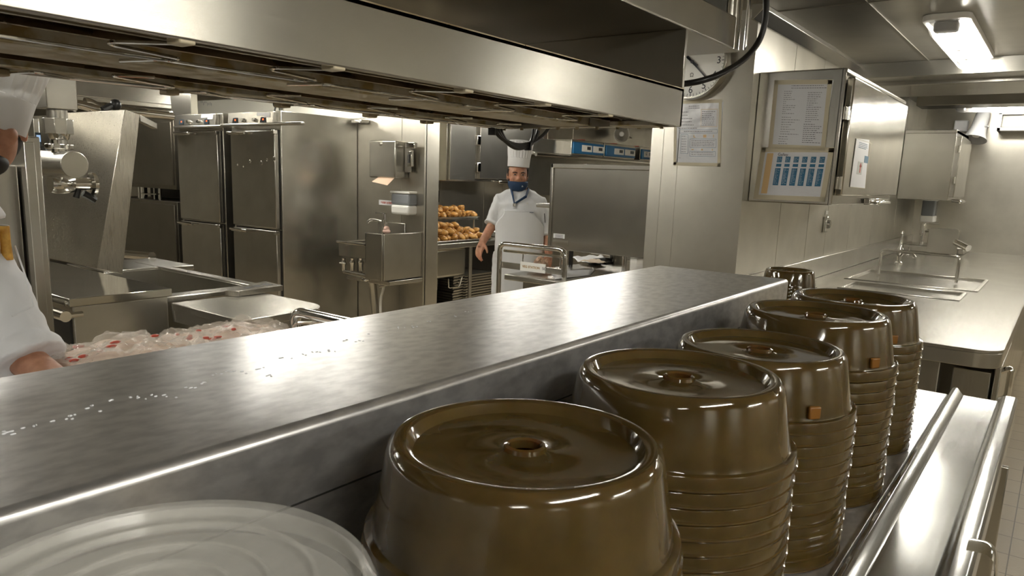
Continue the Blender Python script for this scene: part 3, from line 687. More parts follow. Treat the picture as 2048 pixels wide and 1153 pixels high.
# bundled cables hanging from the hood
t = thing('cable_bundle', 'tied bundle of black cables sagging from the heat lamp canopy', 'cable', (P(1030, 262, z=HZ0).x, P(1030, 262, z=HZ0).y, HZ0-.001))
bx_ = -1.33
def bp_(px, py): return P(px, py, x=bx_)
for k, (o1, o2, ex) in enumerate(((0, 0, 1068), (5, 3, 1078), (-5, -4, 1098))):
    pts = [bp_(996+o1, 256), bp_(998+o1, 268), bp_(1012+o2, 285+o2), bp_(1035, 296+o2), bp_(1060, 290+o1*.4), bp_((1066, 1072, 1082)[k], 276), bp_(ex, 256)]
    m = MB(); m.tube(smooth(pts), .0062, 8); obj('cable', m, BLACK, t)
for px, py, l in ((984, 262, 9), (1056, 293, 9)):
    c = bp_(px, py); m = MB(); m.obox(c, (.012, 0, 0), (0, .004 if px < 1000 else .004, 0), (0, 0, .012)); obj('cable_tie', m, BLACK, t, .002)
# ================================================================ FRIDGES
def fridge(label, px0, px1, side):
    yf = 3.75; xa = P(px0, 250, y=yf).x; xb = P(px1, 250, y=yf).x
    t = thing('upright_fridge', label, 'refrigerator', ((xa+xb)/2, 4.15, 0), 0, 'tall steel fridges')
    ZT = 1.955
    m = MB(); m.box(xa, xb, yf, 4.555, .1, ZT); obj('cabinet_body', m, ST['x'], t, .004)
    for x_ in (xa+.06, xb-.06):
        for y_ in (yf+.08, 4.45):
            m = MB(); m.tube([(x_, y_, 0), (x_, y_, .1)], .02, 10); obj('foot', m, CHROME, t)
    zp = 1.845
    m = MB(); m.extrude([(yf-.045, zp), (yf, zp), (yf, ZT-.005), (yf-.035, ZT-.005)], 'x', xa+.01, xb-.05); p = obj('control_panel', m, ST['x'], t, .003)
    def on(u, v): return Vector((xa+.01+(xb-xa-.06)*u, yf-.046+.010*v, zp+(ZT-.005-zp)*v))
    nx = Vector((0, -1, .09)).normalized()
    for u, k in ((.18, 0), (.37, 1), (.62, 1), (.80, 0)):
        c = on(u, .38)
        if k: m = MB(); m.lathe([(0, -.022), (.014, -.022), (.017, 0)], tuple(c), 16, 'y'); obj('knob', m, CHROME, p)
        else:
            m = MB(); m.obox(c, (.034, 0, 0), nx*.004, (0, .006, .022)); obj('display', m, SCREEN, p, .001)
            m = MB(); m.obox(c+nx*.0045+Vector((.004, 0, .002)), (.008, 0, 0), nx*.0005, (0, 0, .007)); obj('display_digits', m, LED, p)
    m = MB(); m.obox(on(.74, .82), (.05, 0, 0), nx*.001, (0, .003, .013)); obj('label_sticker', m, PAPER, p)
    m = MB(); m.obox(on(.88, .74), (.04, 0, 0), nx*.0012, (0, .004, .02)); obj('label_sticker', m, PAPER, p)
    for (z0, z1) in ((1.005, 1.80), (.16, .985)):
        d = MB(); d.box(xa+.045, xb-.03, yf-.045, yf-.003, z0, z1); dr = obj('door', d, ST['z'], t, .006)
        m = MB(); m.box(xa+.03, xb-.02, yf-.003, yf-.001, z0-.005, z1+.005); obj('door_gasket', m, DARK, dr)
        m = MB(); m.tube([(xa+.05, yf-.075, z1-.015), (xa+.30, yf-.078, z1-.018)], .013, 10).box(xa+.05, xa+.2, yf-.07, yf-.044, z1-.035, z1-.005); obj('handle', m, CHROME, dr, .002)
        m = MB(); m.box(xb-.05, xb-.02, yf-.06, yf-.02, z1-.03, z1+.004); obj('hinge', m, CHROME, dr, .004)
    return t
f1 = fridge('left tall steel fridge beside the dark oven, two doors', 357, 446, 0)
f2 = fridge('right tall steel fridge with a dented upper door and bare side', 463, 562, 1)
# dents on the upper door of the right fridge are shallow dimples
dd = [c for c in f2.children if c.name.startswith('door')][0]
m = MB()
for px, py, r in ((500, 323, .014), (523, 326, .017), (534, 320, .011), (475, 330, .008), (548, 318, .02), (487, 333, .007)):
    c = P(px, py, y=3.7048); m.lathe([(0, .0), (r*.5, .0002), (r*.8, .002), (r, .0001)], (c.x, 3.705, c.z), 16, 'y')
for v in m.b.verts: v.co.y = 3.705 - abs(v.co.y-3.705)
obj('dent', m, ST['polish'], dd)
t = thing('rack_bar', 'long flat steel bar across the tops of both fridge doors', 'bar', (-5.7, 3.68, 1.84))
a = P(350, 255, y=3.68); b = P(446, 254, y=3.68); c = P(448, 251, y=3.66); d = P(611, 258, y=3.66)
m = MB(); m.box(a.x, b.x+.02, 3.66, 3.70, a.z-.012, a.z+.012); obj('bar_left', m, ST['x'], t, .008)
m = MB(); m.box(c.x, d.x, 3.62, 3.66, c.z-.012, c.z+.012); obj('bar_right', m, ST['x'], t, .008)
# board coloured pale for the lit upper wall, and plug, above the fridges
a = P(387, 184, y=4.55); b = P(458, 215, y=4.55)
m = MB(); m.box(a.x, -4.9, 4.545, 4.558, 1.96, 2.19); tag(obj('wall_board', m, pbr('pale_lit_board', (.8, .78, .7), .3, .2), None, .002), 'pale board for the lit upper wall above the fridges, with faint handwriting', 'board')
m = MB(); rg = random.Random(4)
for k in range(9):
    c = P(402+k*2.6, 204+rg.uniform(-1, 3)+k*.3, y=4.544); m.obox(c, (.004, 0, rg.uniform(-.006, .006)), (0, .0004, 0), (0, 0, rg.uniform(.006, .018)))
tag(obj('handwriting', m, GREYP), 'faint grey pen scribble on the pale board above the fridges', 'writing')
c = P(560, 212, y=4.54)
t = thing('wall_plug', 'black plug in a socket above the right fridge', 'plug', (c.x, 4.54, c.z))
m = MB(); m.box(c.x-.01, c.x+.06, 4.53, 4.56, c.z-.045, c.z+.045); obj('socket_plate', m, ST['z'], t, .005)
m = MB(); m.ball((c.x-.01, 4.50, c.z+.01), (.028, .03, .03), 12, 8).tube(smooth([(c.x-.01, 4.5, c.z), (c.x-.02, 4.49, c.z-.05), (c.x-.02, 4.5, c.z-.12)]), .008, 8); obj('plug', m, BLACK, t)
# ================================================================ OVEN, CANOPY beside the fridges
yo = 3.86
xa = P(262, 300, y=yo).x; xb = P(349, 300, y=yo).x
t = thing('oven', 'dark double-deck oven standing left of the fridges', 'oven', ((xa+xb)/2, 4.2, 0))
z1 = P(300, 237, y=yo).z; z2 = P(300, 376, y=yo).z; z3 = P(300, 400, y=yo).z
DKST = steel('steel_dark_oven', 'z', (.24, .22, .18), (.25, .4), .02, .05, .9)
m = MB(); m.box(xa-.5, xb, yo, 4.5, z2, z1).box(xa-.48, xb-.02, yo-.02, yo, z2+.04, z1-.04); obj('upper_deck', m, DKST, t, .004)
m = MB(); m.box(xa-.5, xb, yo, 4.5, .08, z3).box(P(271, 450, y=yo).x, xb-.02, yo-.02, yo, .12, z3-.03); obj('lower_deck', m, DKST, t, .004)
m = MB(); m.box(xa-.5, xb, 4.3, 4.5, z3, z2); obj('back_plate', m, DARK, t)
for px, r in ((286, .045), (309, .01), (320, .018)):
    x_ = P(px, 388, y=3.95).x; m = MB(); m.tube([(x_, 3.95, z3), (x_, 3.95, z2)], r, 14); obj('gas_pipe', m, CHROME, t)
m = MB(); m.tube([(xa+.1, 3.9, z3+.05), (xa+.4, 3.9, z3+.06)], .008, 8); obj('pipe', m, CHROME, t)
for x_ in (xa-.4, xb-.1):
    m = MB(); m.tube([(x_, 3.95, 0), (x_, 3.95, .08)], .025, 10); obj('foot', m, CHROME, t)
cx_ = -5.6
t = thing('extraction_canopy', 'sloping steel extraction canopy above the cooking line', 'canopy', (-7, 2.5, 2.3))
m = MB(); m.box(-9.3, cx_, -1.5, 3.09, 1.92, 1.95).extrude([(-9.3, 1.95), (cx_, 1.95), (cx_-.02, 2.12), (cx_-.3, 2.28), (-9.3, 2.28)], 'y', -1.5, 3.09); obj('canopy_shell', m, ST['y'], t, .004)
m = MB(); m.box(-9.3, cx_-.1, 1.2, 1.22, 1.90, 1.93); obj('canopy_lip', m, ST['y'], t)
x0, x1 = P(345, 250, y=3.8).x, P(383, 200, y=3.8).x
m = MB(); m.box(x0, x1, 3.79, 3.86, 1.96, 2.28); tag(obj('wall_post', m, ST['z'], None, .003), 'square steel post above the left fridge corner', 'post')
# ================================================================ BRATT PAN WITH OPEN LID
A = P(194, 538, z=.95); xb = A.x
Bp = P(250, 219, x=xb); Cp = P(280, 229, x=xb); Dp = Vector((xb, A.y+.13, .91))
t = thing('tilting_pan', 'large steel braising pan with its thick lid standing open', 'braising pan', (-4.4, 2.2, 0))
L = .86
def sh(p, dx): return Vector((p.x-dx, p.y, p.z))
m = MB(); q = [A, Bp, Cp, Dp]; m.prism([sh(p, L) for p in q], q); obj('lid', m, steel('steel_lid', 'z', (.58, .55, .48), (.16, .3), .02, .5, .9), t, .004)
tb = P(314, 247, x=xb)
m = MB(); m.prism([Cp, Cp+Vector((0, 0, -.035)), Vector((xb, tb.y, tb.z-.03)), Vector((xb, tb.y, tb.z+.0))], [sh(p, .05) for p in (Cp, Cp+Vector((0, 0, -.035)), Vector((xb, tb.y, tb.z-.03)), Vector((xb, tb.y, tb.z+.0)))]); obj('lid_stop', m, ST['y'], t, .002)
k = P(227, 212, x=xb-.25)
m = MB(); m.tube(smooth([P(205, 220, x=xb-.25), P(214, 216, x=xb-.25), P(224, 211, x=xb-.25), P(236, 211, x=xb-.25)]), .018, 10).ball(P(231, 210, x=xb-.25), (.03, .03, .032), 14, 10); obj('lid_handle', m, BLACK, t)
# pan rim and basin (right of the block)
zt = .9
x0, x1, y0, y1 = -4.25, -3.33, 1.75, 2.22
m = MB()
for bb in ((x0-.3, x1+.09, y1, y1+.06), (x0-.3, x0, 1.9, y1), (x1, x1+.09, 1.72, y1+.06), (x0, x1, 1.70, y0)): m.box(*bb, zt-.03, zt)
m.box(x0-.6, x0-.1, 1.95, 2.5, zt-.05, zt-.02); obj('pan_rim', m, ST['x'], t, .006)
m = MB(); 
for bb in ((x0, x0+.01, y0, y1), (x1-.01, x1, y0, y1), (x0, x1, y0, y0+.01), (x0, x1, y1-.01, y1)): m.box(*bb, .62, zt-.01)
m.box(x0, x1, y0, y1, .60, .62); obj('pan_basin', m, ST['x'], t, .002)
m = MB(); m.box(x0-.55, x1+.09, 1.72, 2.4, .12, .60); obj('pan_base', m, ST['z'], t, .004)
for x_ in (-4.6, -3.35):
    for y_ in (1.8, 2.3):
        m = MB(); m.tube([(x_, y_, 0), (x_, y_, .12)], .03, 10); obj('foot', m, CHROME, t)
a = P(247, 513, y=2.5); b = P(333, 511, y=2.6)
m = MB(); m.tube([a+Vector((-.3, 0, 0)), Vector((b.x, a.y, b.z))], .028, 14); obj('pull_bar', m, CHROME, t)
# foreground steel housing
xa = -3.17
t = thing('equipment_housing', 'box-shaped steel housing with folded lid edge in front of the braising pan', 'housing', (-3.8, 1.5, 0))
m = MB(); m.box(-4.9, xa-.004, 1.29, 1.69, .1, .915); obj('housing_body', m, ST['y'], t, .004)
m = MB(); m.box(-4.9, xa, 1.275, 1.71, .915, .95); obj('housing_lid', m, ST['polish'], t, .003)
m = MB(); m.box(-4.2, xa-.03, 1.284, 1.29, .3, .86); obj('painted_recess', m, DARK, t)  # flat dark sheet; the shade of a recess is in its colour
a = P(125, 632, y=1.22); m = MB(); m.tube([(-4.2, 1.22, a.z), (a.x+.03, 1.22, a.z)], .022, 14).tube([(a.x+.01, 1.22, a.z), (a.x+.01, 1.29, a.z)], .012, 10); obj('front_bar', m, CHROME, t)
m = MB(); m.tube([(xa-.03, 1.27, .925), (xa-.03, 1.28, .925)], .008, 8); obj('screw', m, CHROME, t)
for x_ in (-4.7, -3.3):
    m = MB(); m.tube([(x_, 1.5, 0), (x_, 1.5, .1)], .03, 10); obj('foot', m, CHROME, t)
# counter end with rounded corner
t = thing('island_counter', 'steel island worktop with a rounded end, beside the braising pan', 'counter', (-2.8, 1.7, 0))
P1 = P(672, 612, z=.885); P2 = P(345, 622, z=.885)
xe = P1.x+.01; ye = 2.17; ys_ = 1.70
m = MB(); pl_ = rrect(-3.165, xe, ys_, ye, .14, 10, only=(0,)); m.extrude(pl_, 'z', .85, .885); obj('worktop', m, ST['y'], t, .004)
m = MB(); pl_ = rrect(-3.163, xe-.004, ys_+.004, ye-.004, .137, 10, only=(0,)); m.extrude(pl_, 'z', .80, .85); obj('apron_edge', m, ST['x'], t)
m = MB(); m.box(-3.1, xe-.12, ys_+.05, ye-.15, .1, .80); obj('cabinet_body', m, ST['z'], t, .004)
for x_ in (-3.0, xe-.2):
    m = MB(); m.tube([(x_, 1.5, 0), (x_, 1.5, .1)], .03, 10); obj('foot', m, CHROME, t)
# control strip between pan and worktop with a flat unit on it
m = MB(); a = P(447, 584, z=.90); b = P(572, 584, z=.90)
c0 = P(450, 592, z=.887); c1 = P(478, 594, z=.887); c2 = P(566, 582, z=.887); c3 = P(530, 573, z=.887)
up = Vector((0, 0, .028))
m = MB(); m.prism([c0, c1, c2, c3], [c0+up, c1+up, c2+up, c3+up])
t = thing('spill_tray', 'flat slotted steel cover lying at the corner of the braising pan', 'cover plate', tuple(c1))
obj('cover_plate', m, ST['x'], t, .002)
m = MB()
for k in range(3):
    f = .3+k*.22; e = .16
    q = [c0.lerp(c3, .35).lerp(c1.lerp(c2, .35), 0), ] if False else None
    a_ = (c0*(1-f)+c3*f); b_ = (c1*(1-f)+c2*f); a2 = (c0*(1-f-e)+c3*(f+e)); b2 = (c1*(1-f-e)+c2*(f+e))
    q = [a_.lerp(b_, .3), a_.lerp(b_, .7), a2.lerp(b2, .7), a2.lerp(b2, .3)]
    m.prism([p+up*1.0 for p in q], [p+up*1.02 for p in q])
obj('slot', m, DARK, t)
# ================================================================ KETTLE GEAR at the left
t = thing('swing_arm_pipe', 'steel swing pipe with octagonal joint and capped horizontal tube', 'pipe assembly', (-3.2, 1.35, 1.49))
X = -3.2; c = P(150, 330, x=X); r = .054
m = MB(); m.tube([(X, c.y, c.z), (X-.95, c.y, c.z)], r, 40); pipe = obj('horizontal_tube', m, ST['x'], t, .003)
cx0 = X-.13; yv = c.y+.0
def vz(py): return P(110, py, x=cx0).z
m = MB(); m.lathe([(0, vz(309)), (.031, vz(309)), (.031, vz(299)), (.027, vz(299)), (.027, vz(287)), (.031, vz(287)), (.031, vz(280)), (.036, vz(278)), (.042, vz(268)), (.0, vz(268))], (cx0, yv, 0), 28); obj('neck', m, CHROME, t)
m = MB(); n8 = 12
pr = []
for k in range(24):
    a = 2*PI*k/24; rr = .052 if k % 4 < 2 else .044; pr.append((cx0+rr*math.cos(a), yv+rr*math.sin(a)))
m.extrude(pr, 'z', vz(298), vz(288)); obj('union_nut', m, CHROME, t, .003)
m = MB(); pr = [(cx0+.056*math.cos(2*PI*k/8+.2), yv+.056*math.sin(2*PI*k/8+.2)) for k in range(8)]; m.extrude(pr, 'z', vz(268), vz(237)); obj('octagonal_joint', m, ST['z'], t, .002)
m = MB(); m.lathe([(0, vz(237)), (.038, vz(237)), (.038, vz(220)), (0, vz(220))], (cx0, yv, 0), 24); obj('upper_neck', m, ST['z'], t)
m = MB(); w = .058; zb = vz(219); m.extrude([(cx0-w, yv-w), (cx0+w, yv-w), (cx0+w, yv+w), (cx0-w, yv+w)], 'z', zb, 2.16); obj('square_duct', m, ST['z'], t, .003)
m = MB(); m.box(cx0-.3, cx0+.15, yv-.3, yv+.15, 2.15, 2.18); obj('duct_plate', m, ST['x'], t, .002)
t = thing('draw_off_valve', 'chrome draw-off valve under the capped tube', 'valve', tuple(P(125, 370, x=X-.1)))
c = P(150, 368, x=X-.25); d = Vector((.0, 0, 0))
m = MB(); m.lathe([(0, 0), (.038, 0), (.045, .02), (.042, .07), (.036, .09), (0, .09)], (c.x+.0, c.y-.10, c.z), 20, 'y'); obj('valve_cap', m, CHROME, t)
m = MB(); m.lathe([(0, .09), (.026, .09), (.026, .16), (.05, .165), (.05, .18), (0, .18)], (c.x, c.y-.10, c.z), 20, 'y'); obj('valve_stem', m, CHROME, t)
m = MB(); m.tube([(c.x, c.y-.02, c.z), (c.x, P(150, 330, x=X).y, P(150, 330, x=X).z)], .022, 12); obj('valve_riser', m, CHROME, t)
m = MB(); m.tube([c+Vector((0, -.05, .05)), c+Vector((0, .02, .0)), c+Vector((0, .0, -.06))], .014, 8).tube([c+Vector((0, .03, -.04)), c+Vector((0, .08, -.07))], .016, 8); obj('valve_grip', m, BLACK, t)
t = thing('kettle_column', 'tall square steel column between the chef and the open pan lid', 'column', (-2.7, .96, 0))
m = MB(); p0 = P(50, 272, x=-2.6); m.box(-2.90, -2.62, .955, 1.005, 0, p0.z); obj('column_body', m, ST['z'], t, .004)
m = MB(); m.box(-2.62, -2.585, .945, .975, 0, P(45, 283, x=-2.6).z); obj('front_strip', m, ST['z'], t, .003)
m = MB(); m.box(-3.3, -2.66, .6, .95, .1, P(10, 330, x=-2.7).z); obj('side_housing', m, ST['z'], t, .006)
# wall panel with screen far left
c = P(76, 275, x=-5.1)
t = thing('control_panel', 'wall control panel with a small screen behind the swing pipe', 'control panel', tuple(c))
a = P(66, 237, x=-5.1); b = P(86, 345, x=-5.1)
m = MB(); m.box(-5.2, -5.1, a.y, b.y, .0, a.z); obj('panel_case', m, ST['z'], t, .003)
a = P(70, 265, x=-5.1); b = P(83, 292, x=-5.1); m = MB(); m.box(-5.1, -5.095, a.y, b.y, b.z, a.z); obj('panel_screen', m, SCREEN, t)
a = P(72, 270, x=-5.1); b = P(81, 284, x=-5.1); m = MB(); m.box(-5.1, -5.093, a.y, b.y, b.z, a.z); obj('screen_glow', m, pbr('lit_screen', (.1, .15, .2), .3, 0, Emission_Color=(.4, .6, .9), Emission_Strength=.5), t)
m = MB(); m.ball(P(83, 304, x=-5.08), (.02, .04, .035), 12, 8); obj('panel_knob', m, BLACK, t)
# pipes above the lid
t = thing('overhead_pipes', 'bent steel pipes running along under the extraction canopy', 'pipes', tuple(P(240, 215, x=-5.2)))
def pp(l, x): return [P(a, b, x=x) for a, b in l]
m = MB(); m.tube(smooth(pp([(143, 223), (144, 210), (152, 208), (165, 211), (190, 219), (225, 222)], -5.2), 2), .028, 12); obj('pipe', m, CHROME, t)
m = MB(); m.tube(smooth(pp([(170, 205), (180, 205), (195, 214), (235, 220), (345, 233)], -5.3), 2), .03, 12); obj('pipe', m, CHROME, t)
m = MB(); m.tube(pp([(230, 215), (345, 228)], -5.35), .02, 10); obj('pipe', m, CHROME, t)
# ================================================================ TROLLEY WITH WRAPPED MEAT
XF = -1.86
t = thing('prep_trolley', 'steel prep trolley behind the pass shelf carrying wrapped meat trays', 'trolley', (-1.5, .85, 0))
ZTR = 1.0
m = MB(); m.box(XF, -1.15, -.1, 1.33, ZTR-.03, ZTR); obj('trolley_top', m, ST['worn'], t, .004)
m = MB(); m.box(XF, -1.15, -.1, 1.33, .3, .32); obj('lower_shelf', m, ST['worn'], t, .004)
h0 = P(590, 645, x=-1.72); 
for x_ in (XF+.03, -1.18):
    for y_ in (-.07, 1.30):
        m = MB(); m.tube([(x_, y_, .06), (x_, y_, ZTR-.03)], .014, 10); obj('trolley_post', m, CHROME, t)
        m = MB(); m.tube([(x_-.012, y_, .05), (x_+.012, y_, .05)], .05, 20); obj('caster', m, BLACK, t)
a = P(583, 655, x=-1.80); zt_ = P(590, 618, x=-1.80).z
yh = P(590, 640, x=-1.80).y
e = P(680, 640, y=yh)
m = MB(); m.tube(arc_pts([(-1.80, yh, ZTR), (-1.80, yh, zt_-.008), (-1.18, yh, zt_-.008), (-1.18, yh, ZTR)], .05), .016, 14); obj('push_handle', m, CHROME, t)
m = MB(); m.tube(arc_pts([(-1.77, yh-.03, ZTR), (-1.77, yh-.03, zt_-.035), (-1.66, yh, zt_-.02)], .03), .005, 8); obj('handle_wire', m, CHROME, t)
rg = random.Random(9)
def meat_tray(label, y0, y1, x0, x1, seed, hmax):
    t = thing('meat_tray', label, 'tray of meat', ((x0+x1)/2, (y0+y1)/2, ZTR), 0, 'film-wrapped meat trays')
    m = MB(); m.box(x0, x1, y0, y1, ZTR+.001, ZTR+.006)
    for bb in ((x0, x0+.004, y0, y1), (x1-.004, x1, y0, y1), (x0, x1, y0, y0+.004), (x0, x1, y1-.004, y1)): m.box(*bb, ZTR+.001, ZTR+.025)
    obj('steel_tray', m, ST['x'], t)
    def hf(u, v, film):
        p = Vector((x0+(x1-x0)*u, y0+(y1-y0)*v, seed)); e = min(u, 1-u, v, 1-v)
        k = min(1, e*12)**.4
        n1 = noise.noise(p*5.5); n2 = abs(noise.noise(p*13+Vector((3, 1, 0)))); n3 = abs(noise.noise(p*34))
        z = ZTR+.012 + k*(hmax*(.75+.45*n1+.3*n2))
        if film: z += .005+k*(.022*n2+.013*n3+.011*abs(noise.noise(p*70)))
        return z
    for nm, film, N, mt in (('meat_slices', False, 60, MEAT), ('cling_film', True, 110, FILM)):
        b = MB(); b.mat(mt)
        g = [[b.b.verts.new((x0+(x1-x0)*i/N, y0+(y1-y0)*j/N, hf(i/N, j/N, film) if 0 < i < N and 0 < j < N else ZTR+.01)) for j in range(N+1)] for i in range(N+1)]
        for i in range(N):
            for j in range(N): b.face([g[i][j], g[i+1][j], g[i+1][j+1], g[i][j+1]], not film)
        if not film:
            b.mat(REDINK)
            for k in range(9):
                u, v = rg.uniform(.1, .5), rg.uniform(.1, .9); c = Vector((x0+(x1-x0)*u, y0+(y1-y0)*v, hf(u, v, True)))
                b.ball(c, (.006, rg.uniform(.006, .016), .004), 8, 6)
        o = obj(nm, b, None, t)
xf_ = P(300, 672, z=1.055).x
meat_tray('long film-wrapped tray of pink sliced meat nearest the left chef', .65, .94, xf_, xf_+.42, 1.3, .062)
meat_tray('film-wrapped tray of pink sliced meat beside the trolley push handle', .945, 1.27, xf_, xf_+.42, 4.1, .062)
# ================================================================ HAND-WASH STATION ON THE SINK WALL
YW = 4.558
def pw(px, py, y): return P(px, py, y=y)
# paper towel dispenser
y0 = 4.40
a = pw(738, 281, y0); b = pw(790, 357, y0)
t = thing('towel_dispenser', 'steel paper towel dispenser with a bracket on the wall above the hand basin', 'towel dispenser', ((a.x+b.x)/2, 4.48, b.z))
m = MB(); m.box(a.x, b.x, y0, YW, b.z, a.z); obj('dispenser_case', m, ST['z'], t, .012, 3)
m = MB(); m.tube([(a.x+.14, y0-.012, a.z-.03), (a.x+.14, y0, a.z-.03)], .012, 10); obj('lock', m, CHROME, t)
c = pw(790, 357, y0)
q = [(a.x+.1, y0+.01, b.z), (b.x-.02, y0+.01, b.z), (b.x-.05, y0-.04, b.z-.06), (a.x+.09, y0-.05, b.z-.035)]
m = MB(); m.prism(q, [Vector(p)+Vector((0, .01, .004)) for p in q]); obj('paper_towel', m, pbr('kraft_towel', (.62, .45, .33), .8), t)
x1 = pw(822, 350, 4.5).x
m = MB(); m.box(b.x+.01, x1, 4.50, 4.512, pw(815, 345, 4.5).z, pw(815, 292, 4.5).z).box(b.x+.06, b.x+.12, 4.47, 4.50, b.z+.1, a.z-.08).box(b.x+.05, b.x+.16, 4.46, 4.50, a.z-.06, a.z-.01); obj('hanging_bracket', m, CHROME, t, .006)
m = MB(); m.box(b.x+.08, b.x+.1, 4.463, 4.469, b.z+.13, a.z-.11); obj('bracket_slot', m, DARK, t)
# soap dispenser
a = pw(781, 383, 4.45); b = pw(818, 431, 4.45)
t = thing('soap_dispenser', 'grey and white wall soap dispenser above the hand basin', 'soap dispenser', ((a.x+b.x)/2, 4.5, b.z))
m = MB(); m.box(a.x, b.x, 4.45, YW, b.z+.08, a.z-.012); obj('soap_tank', m, SOAPC, t, .02, 3)
m = MB(); m.box(a.x-.004, b.x+.004, 4.445, YW, a.z-.014, a.z+.006); obj('tank_lid', m, WHITEP, t, .006)
m = MB(); m.box(a.x+.01, b.x, 4.44, YW, b.z, b.z+.08); obj('push_bar', m, WHITEP, t, .02, 3)
# sign
a = pw(758, 400, YW-.003); b = pw(791, 412, YW-.003)
t = thing('hand_washing_sign', 'small white sign with red wording beside the soap dispenser', 'sign', ((a.x+b.x)/2, YW, b.z))
m = MB(); m.box(a.x, b.x, YW-.004, YW, b.z, a.z); obj('sign_plate', m, PAPER, t)
text('lettering', 'WASH HANDS', .024, ((a.x+b.x)/2, YW-.0048, a.z-.02), (1, 0, 0), (0, 0, 1), REDINK, t)
text('lettering', 'FOR 20 SEC', .024, ((a.x+b.x)/2, YW-.0048, b.z+.018), (1, 0, 0), (0, 0, 1), REDINK, t)
# basin
yb = 4.1
t = thing('hand_basin', 'wall-hung steel hand basin with high splash panels and a chrome tap', 'basin', (-4.6, 4.4, .7))
xl = pw(677, 490, yb).x; xr = pw(732, 490, yb).x; z0 = pw(700, 515, yb).z; z1 = pw(700, 486, yb).z
m = MB(); m.box(xl, xr, yb, yb+.012, z0, z1).box(xl, xl+.012, yb, YW, z0, z1).box(xl, xr, YW-.012, YW, z0, z1+.16).box(xl, xr, yb, YW, z0, z0+.012); obj('basin_bowl', m, ST['x'], t, .006)
m = MB(); m.tube([(xl-.01, yb-.005, z1), (xr, yb-.005, z1)], .012, 10); obj('basin_rim', m, CHROME, t)
za = pw(735, 465, yb+.02).z; 
yg0 = yb+.0; yg1 = YW
g0 = P(735, 467, x=xr); 
m = MB(); m.box(xr, xr+.012, yb-.01, yb+.012, z0-.03, za+.0).box(xr, xr+.2, yb-.01, yb, z0-.16, za+.0)
obj('front_splash_strip', m, ST['z'], t, .004)
xg = xr+.012
gz0 = P(795, 538, x=xg+.2).z; gz1 = P(795, 470, x=xg+.2).z
m = MB(); m.box(xg+.18, xg+.2, yb, YW, z0-.16, za).box(xg, xg+.2, yb, YW, z0-.16, z0-.15); obj('side_splash_panel', m, ST['y'], t, .004)
m = MB(); m.box(xr-.3, xg+.21, yb+.05, YW, z0-.2, z0-.165); obj('support_bracket', m, ST['x'], t, .004)
tx = pw(765, 440, 4.4)
fz = za
m = MB(); m.tube([(tx.x, 4.42, z0), (tx.x, 4.42, tx.z)], .024, 14).tube(smooth([(tx.x, 4.42, tx.z-.02), (tx.x-.12, 4.38, tx.z+.0), (tx.x-.15, 4.37, tx.z-.03)]), .013, 10).tube([(tx.x, 4.42, tx.z), (tx.x, 4.42, tx.z+.05)], .016, 10).box(tx.x-.1, tx.x+.02, 4.41, 4.43, tx.z+.05, tx.z+.06); obj('tap', m, CHROME, t, .002)
c = pw(773, 463, 4.3); m = MB()
m.ball(c, (.04, .03, .02), 10, 6).ball(c+Vector((.0, 0, .02)), (.02, .03, .025), 10, 6); obj('crumpled_towel', m, pbr('pink_towel', (.62, .42, .35), .8), t)
# mixer valves under the basin
for k, px in enumerate((688, 705, 722)):
    c = pw(px, 530, 4.12); m = MB(); m.lathe([(0, -.05), (.018, -.05), (.02, 0), (.026, .02), (.014, .04), (.02, .055), (0, .06)], tuple(c), 14); obj('mixer_valve', m, CHROME, t)
c1 = pw(688, 543, 4.12); c2 = pw(735, 553, 4.12); m = MB(); m.tube([c1, c2], .018, 10).tube([pw(680, 526, 4.1), pw(692, 528, 4.1)], .008, 8); obj('mixer_body', m, CHROME, t)
m = MB(); m.tube(smooth([pw(723, 545, 4.15), pw(725, 563, 4.15), pw(738, 560, 4.15)]), .009, 8); obj('hose', m, CHROME, t)
m = MB(); m.tube([pw(743, 550, 4.35), pw(747, 585, 4.4), pw(752, 640, 4.4)], .035, 12); obj('waste_pipe', m, ST['z'], t)
m = MB(); m.tube(smooth([pw(770, 555, 4.35), pw(767, 580, 4.4), pw(760, 600, 4.4), pw(763, 660, 4.4)]), .013, 8); obj('white_hose', m, WHITEP, t)
m = MB(); m.tube(arc_pts([pw(755, 560, 4.3), pw(758, 575, 4.3), pw(776, 570, 4.3), pw(772, 552, 4.3)], .02), .009, 8).ball(pw(772, 560, 4.3), (.03, .03, .03), 10, 8); obj('drain_valve', m, CHROME, t)
c = pw(808, 538, YW); m = MB(); m.box(c.x-.018, c.x+.018, YW-.008, YW, c.z-.055, c.z+.055); tag(obj('wall_plate', m, ST['z'], None, .003), 'small riveted steel plate on the wall right of the hand basin', 'plate')
c = pw(715, 244, 4.5); m = MB(); m.box(c.x-.04, c.x+.09, 4.46, 4.555, c.z-.015, c.z+.02); tag(obj('wall_bracket', m, ST['x'], None, .006), 'small steel ledge bracket at the upper rear corner of the right fridge', 'bracket')
